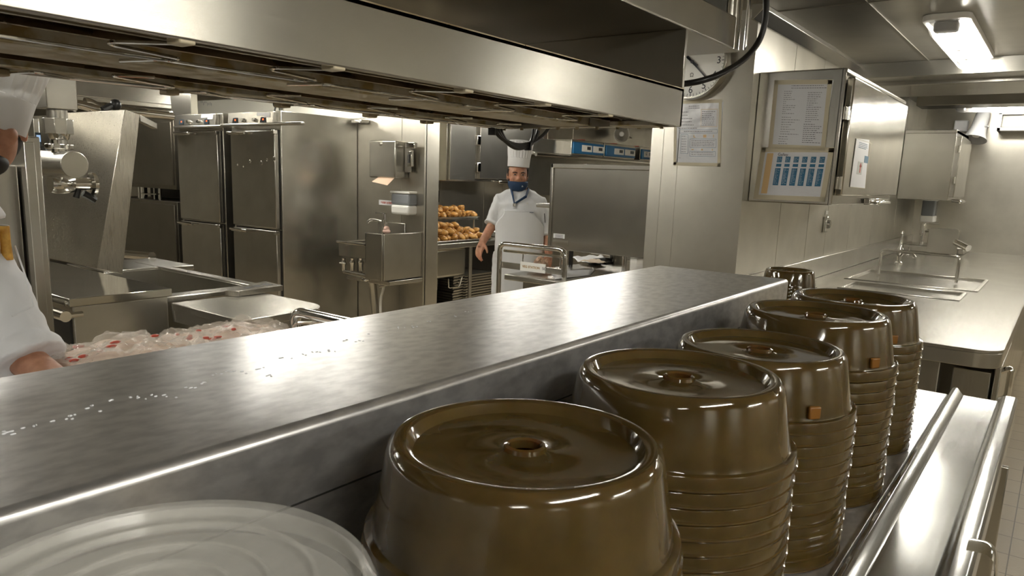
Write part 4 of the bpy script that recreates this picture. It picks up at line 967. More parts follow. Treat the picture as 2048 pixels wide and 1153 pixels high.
# ================================================================ POTATO COUNTER
XP = -4.63; ZP = .85
t = thing('prep_counter', 'steel prep counter with a deep underslung sink, carrying the potato trays', 'counter', (-5.0, 6.2, 0))
m = MB(); m.box(-5.398, XP, 4.74, 7.6, ZP-.05, ZP); obj('worktop', m, ST['y'], t, .004)
for px in (855, 940):
    p = P(px, 540, x=XP-.03); m = MB(); m.tube([(XP-.03, p.y, 0), (XP-.03, p.y, ZP-.05)], .02, 12); obj('leg', m, ST['z'], t)
for y_ in (7.5,):
    m = MB(); m.tube([(XP-.03, y_, 0), (XP-.03, y_, ZP-.05)], .02, 12); obj('leg', m, ST['z'], t)
m = MB(); m.box(-5.35, XP-.03, 4.8, 7.5, .14, .16); obj('lower_shelf', m, ST['y'], t, .003)
ya = P(871, 550, x=XP-.05).y; yb_ = P(932, 550, x=XP-.05).y; zz = P(900, 556, x=XP-.05).z
m = MB(); m.box(-5.2, XP-.05, ya, yb_, zz, ZP-.05); obj('sink_bowl', m, ST['z'], t, .03, 4)
a = P(897, 558, x=XP-.06); m = MB(); m.tube(arc_pts([a, a+Vector((0, .0, -.09)), a+Vector((0, .16, -.09)), a+Vector((0, .2, .0))], .02), .008, 8); obj('waste_lever', m, CHROME, t)
a = P(866, 570, x=XP-.08); m = MB(); m.tube([(a.x, a.y, .1), (a.x, a.y, zz+.05)], .03, 12).tube([(a.x, a.y, zz-.1), (a.x, a.y, zz)], .045, 12); obj('waste_pipe', m, ST['z'], t)
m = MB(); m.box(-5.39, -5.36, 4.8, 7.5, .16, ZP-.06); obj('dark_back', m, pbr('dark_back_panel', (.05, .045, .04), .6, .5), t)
# stack of baking sheets under the counter
ps = P(962, 590, x=XP-.06)
y0 = P(907, 570, x=XP-.06).y; y1 = P(991, 570, x=XP-.06).y
ztop = P(950, 548, x=XP-.06).z
zs_ = .161; N = 13; dz = (ztop-zs_)/N
m0 = None
for k in range(N):
    z = zs_+k*dz+.0005
    if m0 is None:
        t = thing('baking_sheet', '', 'baking sheet', (-4.95, (y0+y1)/2, z), 0, 'stacked baking sheets'); m0 = t
        m = MB(); X0, X1 = -5.22, XP-.06
        b0 = [(X0+.03, y0+.03, z), (X1-.03, y0+.03, z), (X1-.03, y1-.03, z), (X0+.03, y1-.03, z)]; t0 = [(X0+.004, y0+.004, z+dz*.9), (X1-.004, y0+.004, z+dz*.9), (X1-.004, y1-.004, z+dz*.9), (X0+.004, y1-.004, z+dz*.9)]
        m.prism(b0, [(X0+.03, y0+.03, z+.002), (X1-.03, y0+.03, z+.002), (X1-.03, y1-.03, z+.002), (X0+.03, y1-.03, z+.002)])
        m.box(X0, X1, y0, y0+.01, z+dz*.6, z+dz*.9).box(X0, X1, y1-.01, y1, z+dz*.6, z+dz*.9).box(X0, X0+.01, y0, y1, z+dz*.6, z+dz*.9).box(X1-.01, X1, y0, y1, z+dz*.6, z+dz*.9).box(X0+.02, X1-.02, y0+.02, y1-.02, z+.002, z+dz*.7)
        obj('sheet_pan', m, ST['y'], t)
    else: t = dup(m0, (-4.95+random.uniform(-.006, .006), (y0+y1)/2+random.uniform(-.01, .01), z))
    t['label'] = 'baking sheet in the stack under the potato counter'
    t['group'] = 'stacked baking sheets'
# trays of potatoes
def tray(label, pxl, pxr, pyb, xfr, z, depth=.42):
    y0 = P(pxl, pyb, x=xfr).y; y1 = P(pxr, pyb, x=xfr).y
    t = thing('oven_tray', label, 'tray', (xfr-depth/2, (y0+y1)/2, z))
    m = MB(); x0, x1 = xfr-depth, xfr; m.box(x0+.02, x1-.02, y0+.02, y1-.02, z, z+.004)
    for (p, q_) in (((x0+.02, y0+.02), (x1-.02, y0+.02)), ((x1-.02, y0+.02), (x1-.02, y1-.02)), ((x1-.02, y1-.02), (x0+.02, y1-.02)), ((x0+.02, y1-.02), (x0+.02, y0+.02))):
        c = Vector(((x0+x1)/2, (y0+y1)/2, 0)); o_ = lambda v: Vector((v[0], v[1], 0))+Vector((math.copysign(.02, v[0]-c.x), math.copysign(.02, v[1]-c.y), 0))
        a, b = Vector((*p, z)), Vector((*q_, z)); a2, b2 = o_(p)+Vector((0, 0, z+.022)), o_(q_)+Vector((0, 0, z+.022)); m.quad(a, b, b2, a2)
    obj('tray_pan', m, ST['y'], t); m = MB(); m.tube([(x0, y0, z+.022), (x1, y0, z+.022), (x1, y1, z+.022), (x0, y1, z+.022), (x0, y0, z+.022)], .005, 8); obj('tray_rim', m, ST['y'], t)
    return (x0, x1, y0, y1, z)
def potato():
    m = MB(); m.ball((0, 0, 0), (.062, .037, .036), 18, 12)
    for v in m.b.verts:
        n = noise.noise(v.co*28); v.co *= 1+.09*n; v.co.z *= 1-.08*(v.co.x > 0)
    return m
pz = None
def pile(tr, rows, label, group, rg):
    global pz
    x0, x1, y0, y1, z = tr
    for (lv, x0_, x1_, ya, yb, nx, ny) in rows:
        for i in range(nx):
            for j in range(ny):
                px = x0_+(x1_-x0_)*(i+.5)/nx+rg.uniform(-.012, .012); py = ya+(yb-ya)*(j+.5)/ny+rg.uniform(-.012, .012)
                zz = z+.045+lv*.052+rg.uniform(-.006, .008)
                if pz is None:
                    o = obj('roast_potato', potato(), POTATO); pz = o
                else: o = pz.copy(); COL.objects.link(o)
                o.location = (px, py, zz); o.rotation_euler = (rg.uniform(-.4, .4), rg.uniform(-.7, .5), rg.uniform(-.7, .7)); s = rg.uniform(.86, 1.1); o.scale = (s, s*rg.uniform(.92, 1.08), s)
                tag(o, label, 'potato', group)
rg = random.Random(21)
T1 = tray('lower oven tray heaped with golden potatoes', 800, 986, 474, XP-.02, ZP+.0, .40)
zt2 = ZP+.0
pile(T1, ((0, T1[0]+.01, T1[1]-.01, T1[2]+.25, T1[3]-.02, 4, 13), (1, T1[0]+.04, T1[1]-.04, T1[2]+.3, T1[3]-.15, 3, 11), (2, T1[0]+.1, T1[1]-.1, T1[2]+.45, T1[3]-.35, 1, 8)), 'golden roast potato in the pile on the lower tray', 'potatoes on the lower tray', rg)
# upper tray stands on a low rack at the back of the counter
zr = P(900, 441, x=-4.98).z
t = thing('tray_rack', 'low rack lifting the upper potato tray', 'rack', (-5.2, 5.6, ZP))
ya, yb_ = P(800, 441, x=-5.05).y, P(958, 441, x=-5.05).y
t['label'] = 'low steel rack behind the lower tray, lifting the upper potato tray'
m = MB(); m.box(-5.38, -5.055, ya, yb_, zr-.012, zr-.001); obj('rack_top', m, ST['y'], t, .002)
for y_ in (ya+.05, yb_-.05):
    for x_ in (-5.34, -5.08):
        m = MB(); m.tube([(x_, y_, ZP), (x_, y_, zr-.01)], .01, 8); obj('leg', m, ST['z'], t)
T2 = tray('upper oven tray heaped with golden potatoes', 800, 958, 441, -5.04, zr, .34)
pile(T2, ((0, T2[0]+.01, T2[1]-.01, T2[2]+.3, T2[3]-.02, 4, 11), (1, T2[0]+.04, T2[1]-.04, T2[2]+.35, T2[3]-.12, 2, 10)), 'golden roast potato in the pile on the upper tray', 'potatoes on the upper tray', rg)
# plates/bits right of the lower tray
c = P(992, 462, x=-4.9)
t = thing('plate_stack', 'small pile of white dishes half hidden behind the chef', 'dishes', (c.x, c.y, ZP))
m = MB()
for k in range(4): m.lathe([(0, .001+k*.012), (.09, .004+k*.012), (.13, .014+k*.012), (.13, .017+k*.012), (.09, .008+k*.012), (0, .005+k*.012)], (c.x, c.y+.05, ZP), 32)
obj('dishes', m, WHITEP, t)
# wall things
c = P(855, 318, x=-5.4); c2 = P(855, 370, x=-5.4)
t = thing('scraper', 'orange-handled steel tool hanging on the wall above the potatoes', 'kitchen tool', (-5.38, c.y, c.z))
m = MB(); m.box(-5.39, -5.37, c.y-.04, c.y+.04, P(855, 372, x=-5.4).z, P(855, 333, x=-5.4).z); obj('tool_handle', m, ORANGE, t, .008)
m = MB(); m.tube([(-5.38, c.y, P(855, 333, x=-5.4).z), (-5.38, c.y, c.z)], .014, 8).tube([(-5.4, c.y, c.z), (-5.36, c.y, c.z)], .02, 8); obj('tool_shank', m, CHROME, t)
c = P(865, 393, x=-5.4)
t = thing('wall_socket', 'steel wall socket above the potato trays', 'socket', (-5.4, c.y, c.z))
m = MB(); m.box(-5.4, -5.375, c.y-.09, c.y+.09, c.z-.07, c.z+.07); obj('socket_plate', m, CHROME, t, .012); m = MB(); m.lathe([(0, .04), (.04, .04), (.045, .02)], (-5.4, c.y, c.z), 18, 'x'); obj('socket_cover', m, ST['z'], t)
# wall cabinet over the potato counter
xc = -5.05
a = P(895, 362, x=xc); b = P(1066, 367, x=xc); zt = 2.12
ym = P(953, 300, x=xc).y
t = thing('wall_cabinet', 'steel wall cabinet with long hinges above the potato counter', 'cabinet', (-5.2, (a.y+b.y)/2, a.z))
m = MB(); m.box(-5.398, xc-.02, a.y, b.y, a.z, zt); obj('cabinet_body', m, ST['y'], t, .004)
y1_ = P(950, 300, x=xc).y; y2_ = P(958, 300, x=xc).y
m = MB(); m.box(xc-.02, xc+.01, a.y+.02, y1_, a.z+.01, zt-.02); obj('door', m, ST['y'], t, .004)
m = MB(); m.box(xc-.02, xc+.015, y2_, b.y-.02, a.z+.03, zt-.02); d = obj('door', m, ST['y'], t, .004)
for py in (281, 335):
    c = P(956, py, x=xc+.01); m = MB(); m.box(xc, xc+.03, c.y-.03, c.y+.03, c.z-.05, c.z+.05); obj('hinge', m, CHROME, d, .006)
c = P(1010, 364, x=xc); m = MB(); m.box(xc, xc+.04, c.y-.15, c.y+.15, c.z-.02, c.z+.01); obj('handle', m, CHROME, t, .008)
# far shelf with blue-fronted appliances
xs_ = -4.95
z_s = P(1100, 306, x=xs_).z
ya = P(1069, 306, x=xs_).y
t = thing('storage_shelf', 'two-rail steel shelf carrying the blue-fronted appliances', 'shelf', (-5.2, 9, z_s))
m = MB(); m.box(-5.398, xs_, ya, 10.9, z_s-.03, z_s); obj('shelf_board', m, ST['y'], t, .004)
m = MB(); m.tube([(xs_+.02, ya, z_s-.03), (xs_+.02, 10.9, z_s-.03)], .02, 10); obj('shelf_rail', m, CHROME, t)
m = MB(); m.box(-5.398, xs_-.1, ya, 10.9, z_s-.5, z_s-.031).box(-5.398, xs_-.15, ya, P(1150, 300, x=xs_).y, z_s, z_s+.17); obj('under_box', m, ST['y'], t, .004)
for px0, px1, nm in ((1147, 1211, 'nearest'), (1213, 1274, 'middle'), (1285, 1304, 'farthest')):
    y0 = P(px0, 295, x=xs_).y; y1 = P(px1, 295, x=xs_).y; h = .19
    t = thing('bench_appliance', 'blue-fronted steel appliance on the far shelf, %s of the three' % nm, 'appliance', (-5.2, (y0+y1)/2, z_s), 0)
    m = MB(); m.box(-5.38, xs_-.03, y0, y1, z_s, z_s+h); obj('appliance_case', m, ST['y'], t, .006)
    m = MB(); m.box(xs_-.03, xs_-.01, y0+.02, y1-.02, z_s+.02, z_s+h-.03); f = obj('blue_front', m, BLUEPL, t, .006)
    L = y1-y0
    for u0, u1 in ((.27, .58), (.62, .96)):
        m = MB(); m.box(xs_-.01, xs_-.004, y0+L*u0, y0+L*u1, z_s+.05, z_s+h-.06); g = obj('drawer_front', m, WHITEP, t, .003)
        m = MB(); m.box(xs_-.004, xs_-.001, y0+L*(u0+u1)/2, y0+L*(u1-.05), z_s+.075, z_s+h-.075); obj('display', m, SCREEN, t)
    m = MB(); m.box(-5.2, -5.1, y0+L*.55, y0+L*.65, z_s+h, z_s+h+.02); obj('warning_light', m, REDINK, t)
hp = P(1243, 268, x=-5.2)
horn('horn loudspeaker high on the far wall above the blue-fronted appliances', hp, (.5, -.85, -.1), 1.15, ST['y'])
# gauge in front of the shelf
# ================================================================ VEG STATION
ZV = .9
t = thing('veg_station_counter', 'low steel counter of the vegetable station between the pass shelf and the far chef', 'counter', (-2.4, 4.5, 0))
t['label'] = 'low dark steel counter of the vegetable station in front of the far chef'
A = P(1036, 546, z=ZV); 
xl, xr = A.x-.02, -1.78
m = MB(); m.box(xl, xr, A.y-.12, 5.4, ZV-.035, ZV); obj('worktop', m, ST['x'], t, .006)
m = MB(); m.box(xl+.06, xr, A.y, 5.3, .1, ZV-.05); obj('cabinet_body', m, ST['z'], t, .004)
for x_ in (xl+.2, xr-.1):
    m = MB(); m.tube([(x_, 4.5, 0), (x_, 4.5, .1)], .03, 10); obj('foot', m, CHROME, t)
# standing panel
yp = 4.0
tl = P(1104, 327, y=yp); bl_ = P(1097, 498, y=yp); tr = P(1303, 329, y=yp); br_ = P(1289, 516, y=yp)
t = thing('standing_panel', 'large square steel back panel standing on the vegetable station counter', 'panel', ((tl.x+tr.x)/2, yp+.1, ZV))
m = MB(); m.box(tl.x, tr.x+.0, yp, yp+.5, bl_.z, tl.z-.003).box(tl.x+.0, tr.x, yp-.012, yp, tl.z-.03, tl.z).box(tl.x, tl.x+.02, yp-.012, yp, bl_.z, tl.z); obj('panel_sheet', m, ST['z'], t, .004)
for px in (1128, 1254): 
    x_ = P(px, 500, y=yp+.1).x; m = MB(); m.tube([(x_, yp+.1, ZV), (x_, yp+.1, bl_.z)], .025, 14); obj('leg', m, CHROME, t)
x_ = P(1141, 500, y=yp+.3).x; m = MB(); m.box(x_-.01, x_+.01, yp+.3, yp+.32, ZV, bl_.z); obj('dark_strut', m, BLACK, t)
for (x0, y0, x1, y1) in ((1107, 467, 1129, 478), (1106, 479, 1136, 495)):
    a = P(x0, y0, y=yp-.001); b = P(x1, y1, y=yp-.001); m = MB(); m.box(a.x, b.x, yp-.002, yp, b.z, a.z); obj('rating_plate', m, PAPER if y0 < 475 else ST['polish'], t)
    if y0 < 475:
        m = MB()
        for k in range(3): m.box(a.x+.015, b.x-.012, yp-.0028, yp-.002, a.z-.010-k*.009, a.z-.007-k*.009)
        obj('plate_print', m, INK, t)
m = MB(); a = P(1080, 410, y=yp+.2); m.box(a.x, tl.x, yp+.15, yp+.25, a.z-.015, a.z+.012); obj('side_handle', m, ST['x'], t, .006)
# chrome rail of the station
yr = 3.72
def pr_(px, py): return P(px, py, y=yr)
t = thing('guard_rail', 'tubular steel rail with a cross bar in front of the far chef', 'rail', tuple(pr_(1000, 580)))
t.location.z = 0
a = pr_(1000, 487); b = pr_(1131, 500); m = MB(); m.tube(arc_pts([(a.x, yr, 0), (a.x, yr, a.z), (b.x, yr, a.z), (b.x, yr, .86)], .05), .016, 14); obj('rail_tube', m, CHROME, t)
a2 = pr_(1003, 502); m = MB(); m.tube(arc_pts([(a.x+.02, yr+.02, a2.z), (pr_(1126, 505).x, yr+.02, a2.z), (pr_(1126, 505).x, yr+.02, .9)], .03), .009, 10).tube([(pr_(1043, 500).x, yr+.02, a2.z), (pr_(1043, 500).x, yr+.02, a2.z-.1)], .004, 6); obj('inner_rail', m, CHROME, t)
a3 = pr_(1003, 524); m = MB(); m.box(a.x, pr_(1125, 530).x, yr+.01, yr+.02, a3.z-.04, a3.z); obj('cross_plate', m, ST['x'], t, .003)
s0 = pr_(1040, 524); s1 = pr_(1090, 539)
t2 = thing('station_sign', 'white VEG STATION sign on the rail in front of the far chef', 'sign', (s0.x, yr, s1.z))
m = MB(); m.box(s0.x, s1.x, yr+.003, yr+.009, s0.z-.055, s0.z+.002); obj('sign_plate', m, WHITEP, t2, .001)
text('lettering', 'VEG STATION', .021, ((s0.x+s1.x)/2-.012, yr+.002, s0.z-.027), (1, 0, 0), (0, 0, 1), pbr('brown_lettering', (.4, .22, .05), .5), t2, bold=.0004)
text('lettering', '5C', .024, (s1.x-.008, yr+.002, s0.z-.027), (1, 0, 0), (0, 0, 1), INK, t2)
# crumpled tissue
c = P(1085, 545, z=ZV)
m = MB(); rg = random.Random(8)
N = 26
g = []
for i in range(N+1):
    row = []
    for j in range(N+1):
        u, v = i/N-.5, j/N-.5; p = Vector((u*4, v*4, .3)); n = noise.noise_vector(p*1.3)
        row.append(m.b.verts.new((c.x+u*.14+n.x*.03, c.y-.02+v*.12+n.y*.03, ZV+.018+max(0, .09-.5*(u*u+v*v))*(.6+.9*abs(n.z))+abs(noise.noise(p*3))*.03)))
    g.append(row)
for i in range(N):
    for j in range(N): m.face([g[i][j], g[i+1][j], g[i+1][j+1], g[i][j+1]])
o = tag(obj('crumpled_tissue', m, noisy(pbr('kraft_tissue', (.62, .42, .30), .8), (1, 1, 1), 30, 4, c1=(.45, .27, .17), c2=(.68, .5, .38))), 'crumpled brown paper towel on the vegetable station counter', 'paper towel')
md = o.modifiers.new('s', 'SOLIDIFY'); md.thickness = .001
def paper(name, label, pts, z, mat, curl=.004, cat='paper'):
    q = [P(a, b, z=z) for a, b in pts]; m = MB(); N = 8
    g = [[m.b.verts.new((q[0].lerp(q[1], i/N)).lerp(q[3].lerp(q[2], i/N), j/N)+Vector((0, 0, .001+curl*abs(math.sin(i*.9+j*.6))))) for j in range(N+1)] for i in range(N+1)]
    for i in range(N):
        for j in range(N): m.face([g[i][j], g[i+1][j], g[i+1][j+1], g[i][j+1]], True)
    o = tag(obj(name, m, mat), label, cat, None); md = o.modifiers.new('s', 'SOLIDIFY'); md.thickness = .0008; return o
paper('paper_sheet', 'white printed sheets lying beside the crumpled towel', [(1100, 543), (1190, 540), (1180, 552), (1110, 560)], ZV+.001, PAPER)
paper('paper_sheet', 'white papers on the counter under the standing steel panel', [(1140, 518), (1200, 514), (1225, 528), (1165, 530)], ZV+.003, PAPER, .02)
paper('kraft_sheet', 'tan paper sheet on the white papers under the panel', [(1160, 523), (1195, 519), (1212, 527), (1195, 529)], ZV+.025, pbr('tan_paper', (.6, .47, .33), .7), .008)
c = P(1205, 527, z=ZV)
m = MB(); m.prism([c+Vector((-.1, -.05, .001)), c+Vector((.06, -.05, .001)), c+Vector((.09, .1, .001)), c+Vector((-.05, .12, .001))], [c+Vector((-.07, -.03, .03)), c+Vector((.04, -.03, .05)), c+Vector((.08, .08, .035)), c+Vector((-.05, .1, .03))])
tag(obj('black_tray', m, BLACK, None, .006), 'small black tray beside the papers under the panel', 'tray')
a = P(1142, 513, z=ZV); m = MB(); m.box(a.x, a.x+.42, a.y+.3, a.y+.6, ZV+.001, ZV+.12); o = tag(obj('cardboard_box', m, WHITEP, None, .003), 'white printed box behind the papers under the panel', 'box')
text('lettering', 'BROX', .03, (a.x+.16, a.y+.2992, ZV+.085), (1, 0, 0), (0, 0, 1), INK, o, bold=.001)
c = P(1238, 520, z=ZV+.03)
m = MB(); m.lathe([(0, 0), (.055, 0), (.075, .08), (.078, .08), (.06, .002)], (c.x, c.y, ZV+.001), 28); tag(obj('mixing_bowl', m, ST['z']), 'small steel bowl under the right end of the standing panel', 'bowl')
# ================================================================ PEOPLE
def remesh(o, vox, it=6, disp=0):
    m = o.modifiers.new('merge', 'REMESH'); m.mode = 'VOXEL'; m.voxel_size = vox; m.use_smooth_shade = True
    s = o.modifiers.new('smooth', 'SMOOTH'); s.iterations = it; s.factor = .5
    if disp:
        tx = bpy.data.textures.new('folds', 'CLOUDS'); tx.noise_scale = .07; tx.noise_depth = 2
        d = o.modifiers.new('folds', 'DISPLACE'); d.texture = tx; d.strength = disp; d.mid_level = .5; d.texture_coords = 'LOCAL'
def hand(m, wrist, d, side, palm_n, curl=.5, s=1.0):
    """palm, four fingers of unequal length and a thumb; d = pointing direction, side = towards the thumb, palm_n = palm normal"""
    w, d, sd, n = Vector(wrist), Vector(d).normalized(), Vector(side).normalized(), Vector(palm_n).normalized()
    for k in range(4):
        o = sd*(.028-.0185*k)*s
        base = w+d*.085*s+o
        m.tube([w+o*.55, w+d*.045*s+o*.95, base], [.015*s, .0145*s, .0115*s], 10)
        L = (.072, .08, .074, .058)[k]*s; c = curl*(1+.12*k); p = base; dd = d.copy(); pts = [p]
        for j, f in enumerate((.45, .32, .23)):
            a = c*(.5+.35*j); dd = (dd*math.cos(a)+n*math.sin(a)).normalized(); nn = n; p = p+dd*L*f; pts.append(p)
        m.tube(pts, [.0098*s, .0088*s, .008*s, .0062*s], 10)
    b = w+d*.02*s+sd*.02*s
    p1 = b+(sd*.7+d*.6+n*.25)*.038*s; p2 = p1+(sd*.3+d*.85+n*.4)*.03*s; p3 = p2+(d*.9+n*.4)*.024*s
    m.tube([b, p1, p2, p3], [.015*s, .0125*s, .0105*s, .0075*s], 10)
def person(label, loc, rz, J, feat):
    """J: joints in the figure's own frame (x = to the viewer's right, -y = front, z up)"""
    t = thing('person', label, 'person', loc, rz)
    W = Matrix.Translation(loc) @ Matrix.Rotation(rz, 4, 'Z')
    def put(name, m, mat, par=None, **k):
        for v in m.b.verts: v.co = W @ v.co
        return obj(name, m, mat, par or t, **k)
    hx, hy, hz = J['head']; nod = J.get('nod', 0); HR = Matrix.Rotation(J.get('turn', 0), 3, 'Z') @ Matrix.Rotation(nod, 3, 'X')
    H = lambda x, y, z: Vector((hx, hy, hz)) + HR @ Vector((x, y, z))
    # ---- body: one continuous surface
    m = MB()
    def hb(c, r, seg=20): m.ball(H(*c), r, seg, 14, HR)
    hb((0, .012, .02), (.074, .092, .094)); hb((0, -.012, -.035), (.062, .072, .075)); hb((0, -.042, -.083), (.034, .03, .025))
    hb((-.036, -.055, -.025), (.026, .022, .026)); hb((.036, -.055, -.025), (.026, .022, .026)); hb((0, -.066, .032), (.05, .018, .012))
    m.tube([H(0, -.078, .018), H(0, -.092, -.012), H(0, -.086, -.026)], [.008, .0125, .010], 10)
    hb((-.011, -.082, -.024), (.008, .009, .007), 10); hb((.011, -.082, -.024), (.008, .009, .007), 10)
    for s in (-1, 1):
        hb((s*.076, .012, -.008), (.008, .018, .03), 12); hb((s*.03, -.066, .012), (.014, .008, .008), 10)
    nk = Vector(J['neck'])
    m.tube([H(0, .01, -.05), nk+Vector((0, 0, .02)), nk+Vector((0, 0, -.06))], [.055, .056, .075], 16)
    T = J['torso']
    m.tube([Vector(p) for p, r in T], [r*.88 for p, r in T], 20, flat=.62)
    for side in ('L', 'R'):
        a = J['arm'+side]; m.tube([Vector(p) for p in a[:3]], [.05, .041, .031], 14)
        m.tube([Vector(a[2]), Vector(a[2]).lerp(Vector(a[3]), .4)], [.03, .028], 12, flat=.8)
        hand(m, a[2], Vector(a[3])-Vector(a[2]), a[4], a[5], J.get('curl', .5))
        hip, kn, an = [Vector(p) for p in J['leg'+side]]
        m.tube([hip, kn, an], [.085, .058, .04], 14); m.tube([an+Vector((0, .04, -.045)), an+Vector((0, -.05, -.05)), an+Vector((0, -.13, -.06))], [.04, .04, .03], 10)
    body = put('body', m, SKIN); remesh(body, .0065, 3)
    # ---- face
    for s in (-1, 1):
        m = MB(); m.ball(H(s*.03, -.0735, .012), (.0105, .006, .0042), 14, 10, HR); put('eye', m, EYE, body)
        m = MB(); m.ball(H(s*.03, -.079, .012), (.0045, .002, .0045), 12, 8, HR); put('iris', m, HAIR, body)
        m = MB(); m.tube([H(s*.047, -.068, .026), H(s*.032, -.083, .031), H(s*.014, -.084, .026)], [.002, .0035, .003], 8); put('eyebrow', m, HAIR, body)
        m = MB(); m.tube([H(s*.043, -.073, .016), H(s*.03, -.081, .0195), H(s*.017, -.078, .016)], [.0012, .0018, .0012], 6); put('eyelid', m, SKIN, body)
    m = MB(); m.tube([H(-.024, -.074, -.052), H(0, -.084, -.050), H(.024, -.074, -.052)], [.002, .0055, .002], 8); put('mouth', m, LIP, body)
    m = MB(); m.ball(H(0, .028, -.012), (.075, .078, .085), 24, 16, HR); m.tube([H(-.073, -.004, .05), H(-.074, -.006, -.005)], [.008, .004], 8).tube([H(.073, -.004, .05), H(.074, -.006, -.005)], [.008, .004], 8)
    put('hair', m, HAIR)
    if feat == 'mask':
        # navy face mask pulled down to the chin
        m = MB(); N = 16; rows = 8
        g = []
        for i in range(rows+1):
            v = i/rows; row = []
            for j in range(N+1):
                a = -1.25+2.5*j/N; z = -.048-.064*v+.008*math.cos(a*1.2)*(1-v); r = .083-.026*v**2+.006*math.sin(v*PI)
                row.append(m.b.verts.new(W @ H(math.sin(a)*r*.92, -.010-math.cos(a)*r*(1.06-.1*v), z+.016*abs(a)*(.4))))
            g.append(row)
        for i in range(rows):
            for j in range(N): m.face([g[i][j], g[i+1][j], g[i+1][j+1], g[i][j+1]], True)
        o = obj('face_mask', m, NAVY, t); md = o.modifiers.new('s', 'SOLIDIFY'); md.thickness = .003
        m = MB(); m.box(0, .001, 0, .001, 0, .001) if False else None
        m.tube([H(.022, -.098, -.075), H(.034, -.092, -.073)], .0022, 6).tube([H(.024, -.096, -.069), H(.03, -.094, -.067)], .0018, 6); put('mask_emblem', m, PAPER)
        for s in (-1, 1):
            m = MB(); m.tube([H(s*.073, -.03, -.05), H(s*.078, .0, -.015), H(s*.078, .02, .015)], .0015, 6); put('mask_strap', m, NAVY)
    else:
        m = MB(); m.ball(H(0, -.034, -.085), (.042, .052, .030), 20, 14, HR); b_ = put('beard', m, HAIR); remesh(b_, .006, 2, .004)
    # ---- tall pleated hat
    m = MB(); tilt = Matrix.Rotation(J.get('hat', (0, 0))[0], 3, 'X') @ Matrix.Rotation(J.get('hat', (0, 0))[1], 3, 'Y'); rings = []; n = 96
    prof = [(.0875, .0), (.089, .002), (.0915, .068), (.0905, .07), (.095, .10), (.101, .15), (.105, .176), (.102, .188), (.085, .197), (.05, .201), (.0, .198)]
    for r, h in prof:
        if r == 0: rings.append([m.b.verts.new(W @ H(*(tilt @ Vector((0, .006, h+J['brim'])))))]); continue
        row = []
        for k in range(n):
            a = 2*PI*k/n; pl_ = .0022*math.sin(a*24)*(1 if .069 < h < .19 else 0); wob = .003*math.sin(a*3+1)*(h > .1)
            row.append(m.b.verts.new(W @ H(*(tilt @ Vector((math.cos(a)*(r+pl_+wob)*.93, math.sin(a)*(r+pl_+wob)*1.05+.006, h*J.get('hh', 1)+J['brim']))))))
        rings.append(row)
    for A, B in zip(rings, rings[1:]):
        for k in range(n):
            j = (k+1) % n
            if len(B) == 1: m.face([A[k], A[j], B[0]], True)
            else: m.face([A[k], A[j], B[j], B[k]], True)
    o = obj('chef_hat', m, HATP, t); md = o.modifiers.new('s', 'SOLIDIFY'); md.thickness = .0015
    # ---- jacket
    m = MB(); m.tube([Vector(p) for p, r in T], [r for p, r in T], 24, flat=.66)
    m.tube([nk+Vector((0, .01, -.075)), nk+Vector((0, .004, -.01)), nk+Vector((0, 0, .018))], [.10, .072, .066], 20)
    for side in ('L', 'R'):
        a = [Vector(p) for p in J['arm'+side][:3]]; sx = 1 if a[0].x > nk.x else -1; f = J.get('sleeve', .12)
        e = a[1].lerp(a[2], f)
        m.tube([Vector(T[-2][0])+Vector((sx*.05, 0, -.01)), a[0], a[0].lerp(a[1], .5), a[1], e], [.07, .064, .066*J.get('sw', 1), .062*J.get('sw', 1), .066*J.get('sw', 1)], 18)
        m.tube([nk+Vector((sx*.03, .01, -.03)), nk.lerp(a[0], .55)+Vector((0, .01, .0)), a[0]+Vector((0, 0, -.005))], [.05, .058, .06], 14)
        m.tube([e.lerp(a[1], .45)+(a[0]-a[1]).normalized()*.03*(J.get('sw', 1) > 1), e], [.0685*J.get('sw', 1), .074*J.get('sw', 1)], 18)
    jk = put('jacket', m, CLOTH); remesh(jk, .008, 6, .022)
    for i in range(J.get('buttons', 5)):
        m = MB(); z = nk.z-.09-i*.07; m.ball((nk.x+.06, T[3][0][1]-.118, z), (.007, .004, .007), 10, 6); put('button', m, WHITEP, jk)
    m = MB()
    for side in ('L', 'R'):
        hip, kn, an = [Vector(p) for p in J['leg'+side]]; m.tube([hip+Vector((0, 0, .06)), hip, kn, an+Vector((0, 0, .0))], [.10, .105, .085, .072], 18)
        m.tube([hip+Vector((0, 0, .08)), Vector((0+T[0][0][0], T[0][0][1], hip.z+.05))], [.1, .1], 14)
    tr = put('trousers', m, CLOTH); remesh(tr, .01, 5, .015)
    for side in ('L', 'R'):
        an = Vector(J['leg'+side][2]); m = MB(); m.tube([an+Vector((0, .055, -.045)), an+Vector((0, -.05, -.045)), an+Vector((0, -.15, -.058))], [.048, .048, .036], 12).tube([an+Vector((0, 0, .0)), an+Vector((0, .01, -.06))], [.05, .05], 12); s_ = put('shoe', m, BLACK); remesh(s_, .01, 3)
    # ---- apron: curved cloth over the front
    m = MB(); R_, N = 26, 22; g = []
    tp = T[::-1]
    def rad(z):
        for (p1, r1), (p0, r0) in zip(tp, tp[1:]):
            if p0[2] <= z <= p1[2]: f = (z-p0[2])/(p1[2]-p0[2]); return r0+(r1-r0)*f, p0[0]+(p1[0]-p0[0])*f, p0[1]+(p1[1]-p0[1])*f
        return T[0][1]*1.02, T[0][0][0], T[0][0][1]
    zt, zb = J['apron']
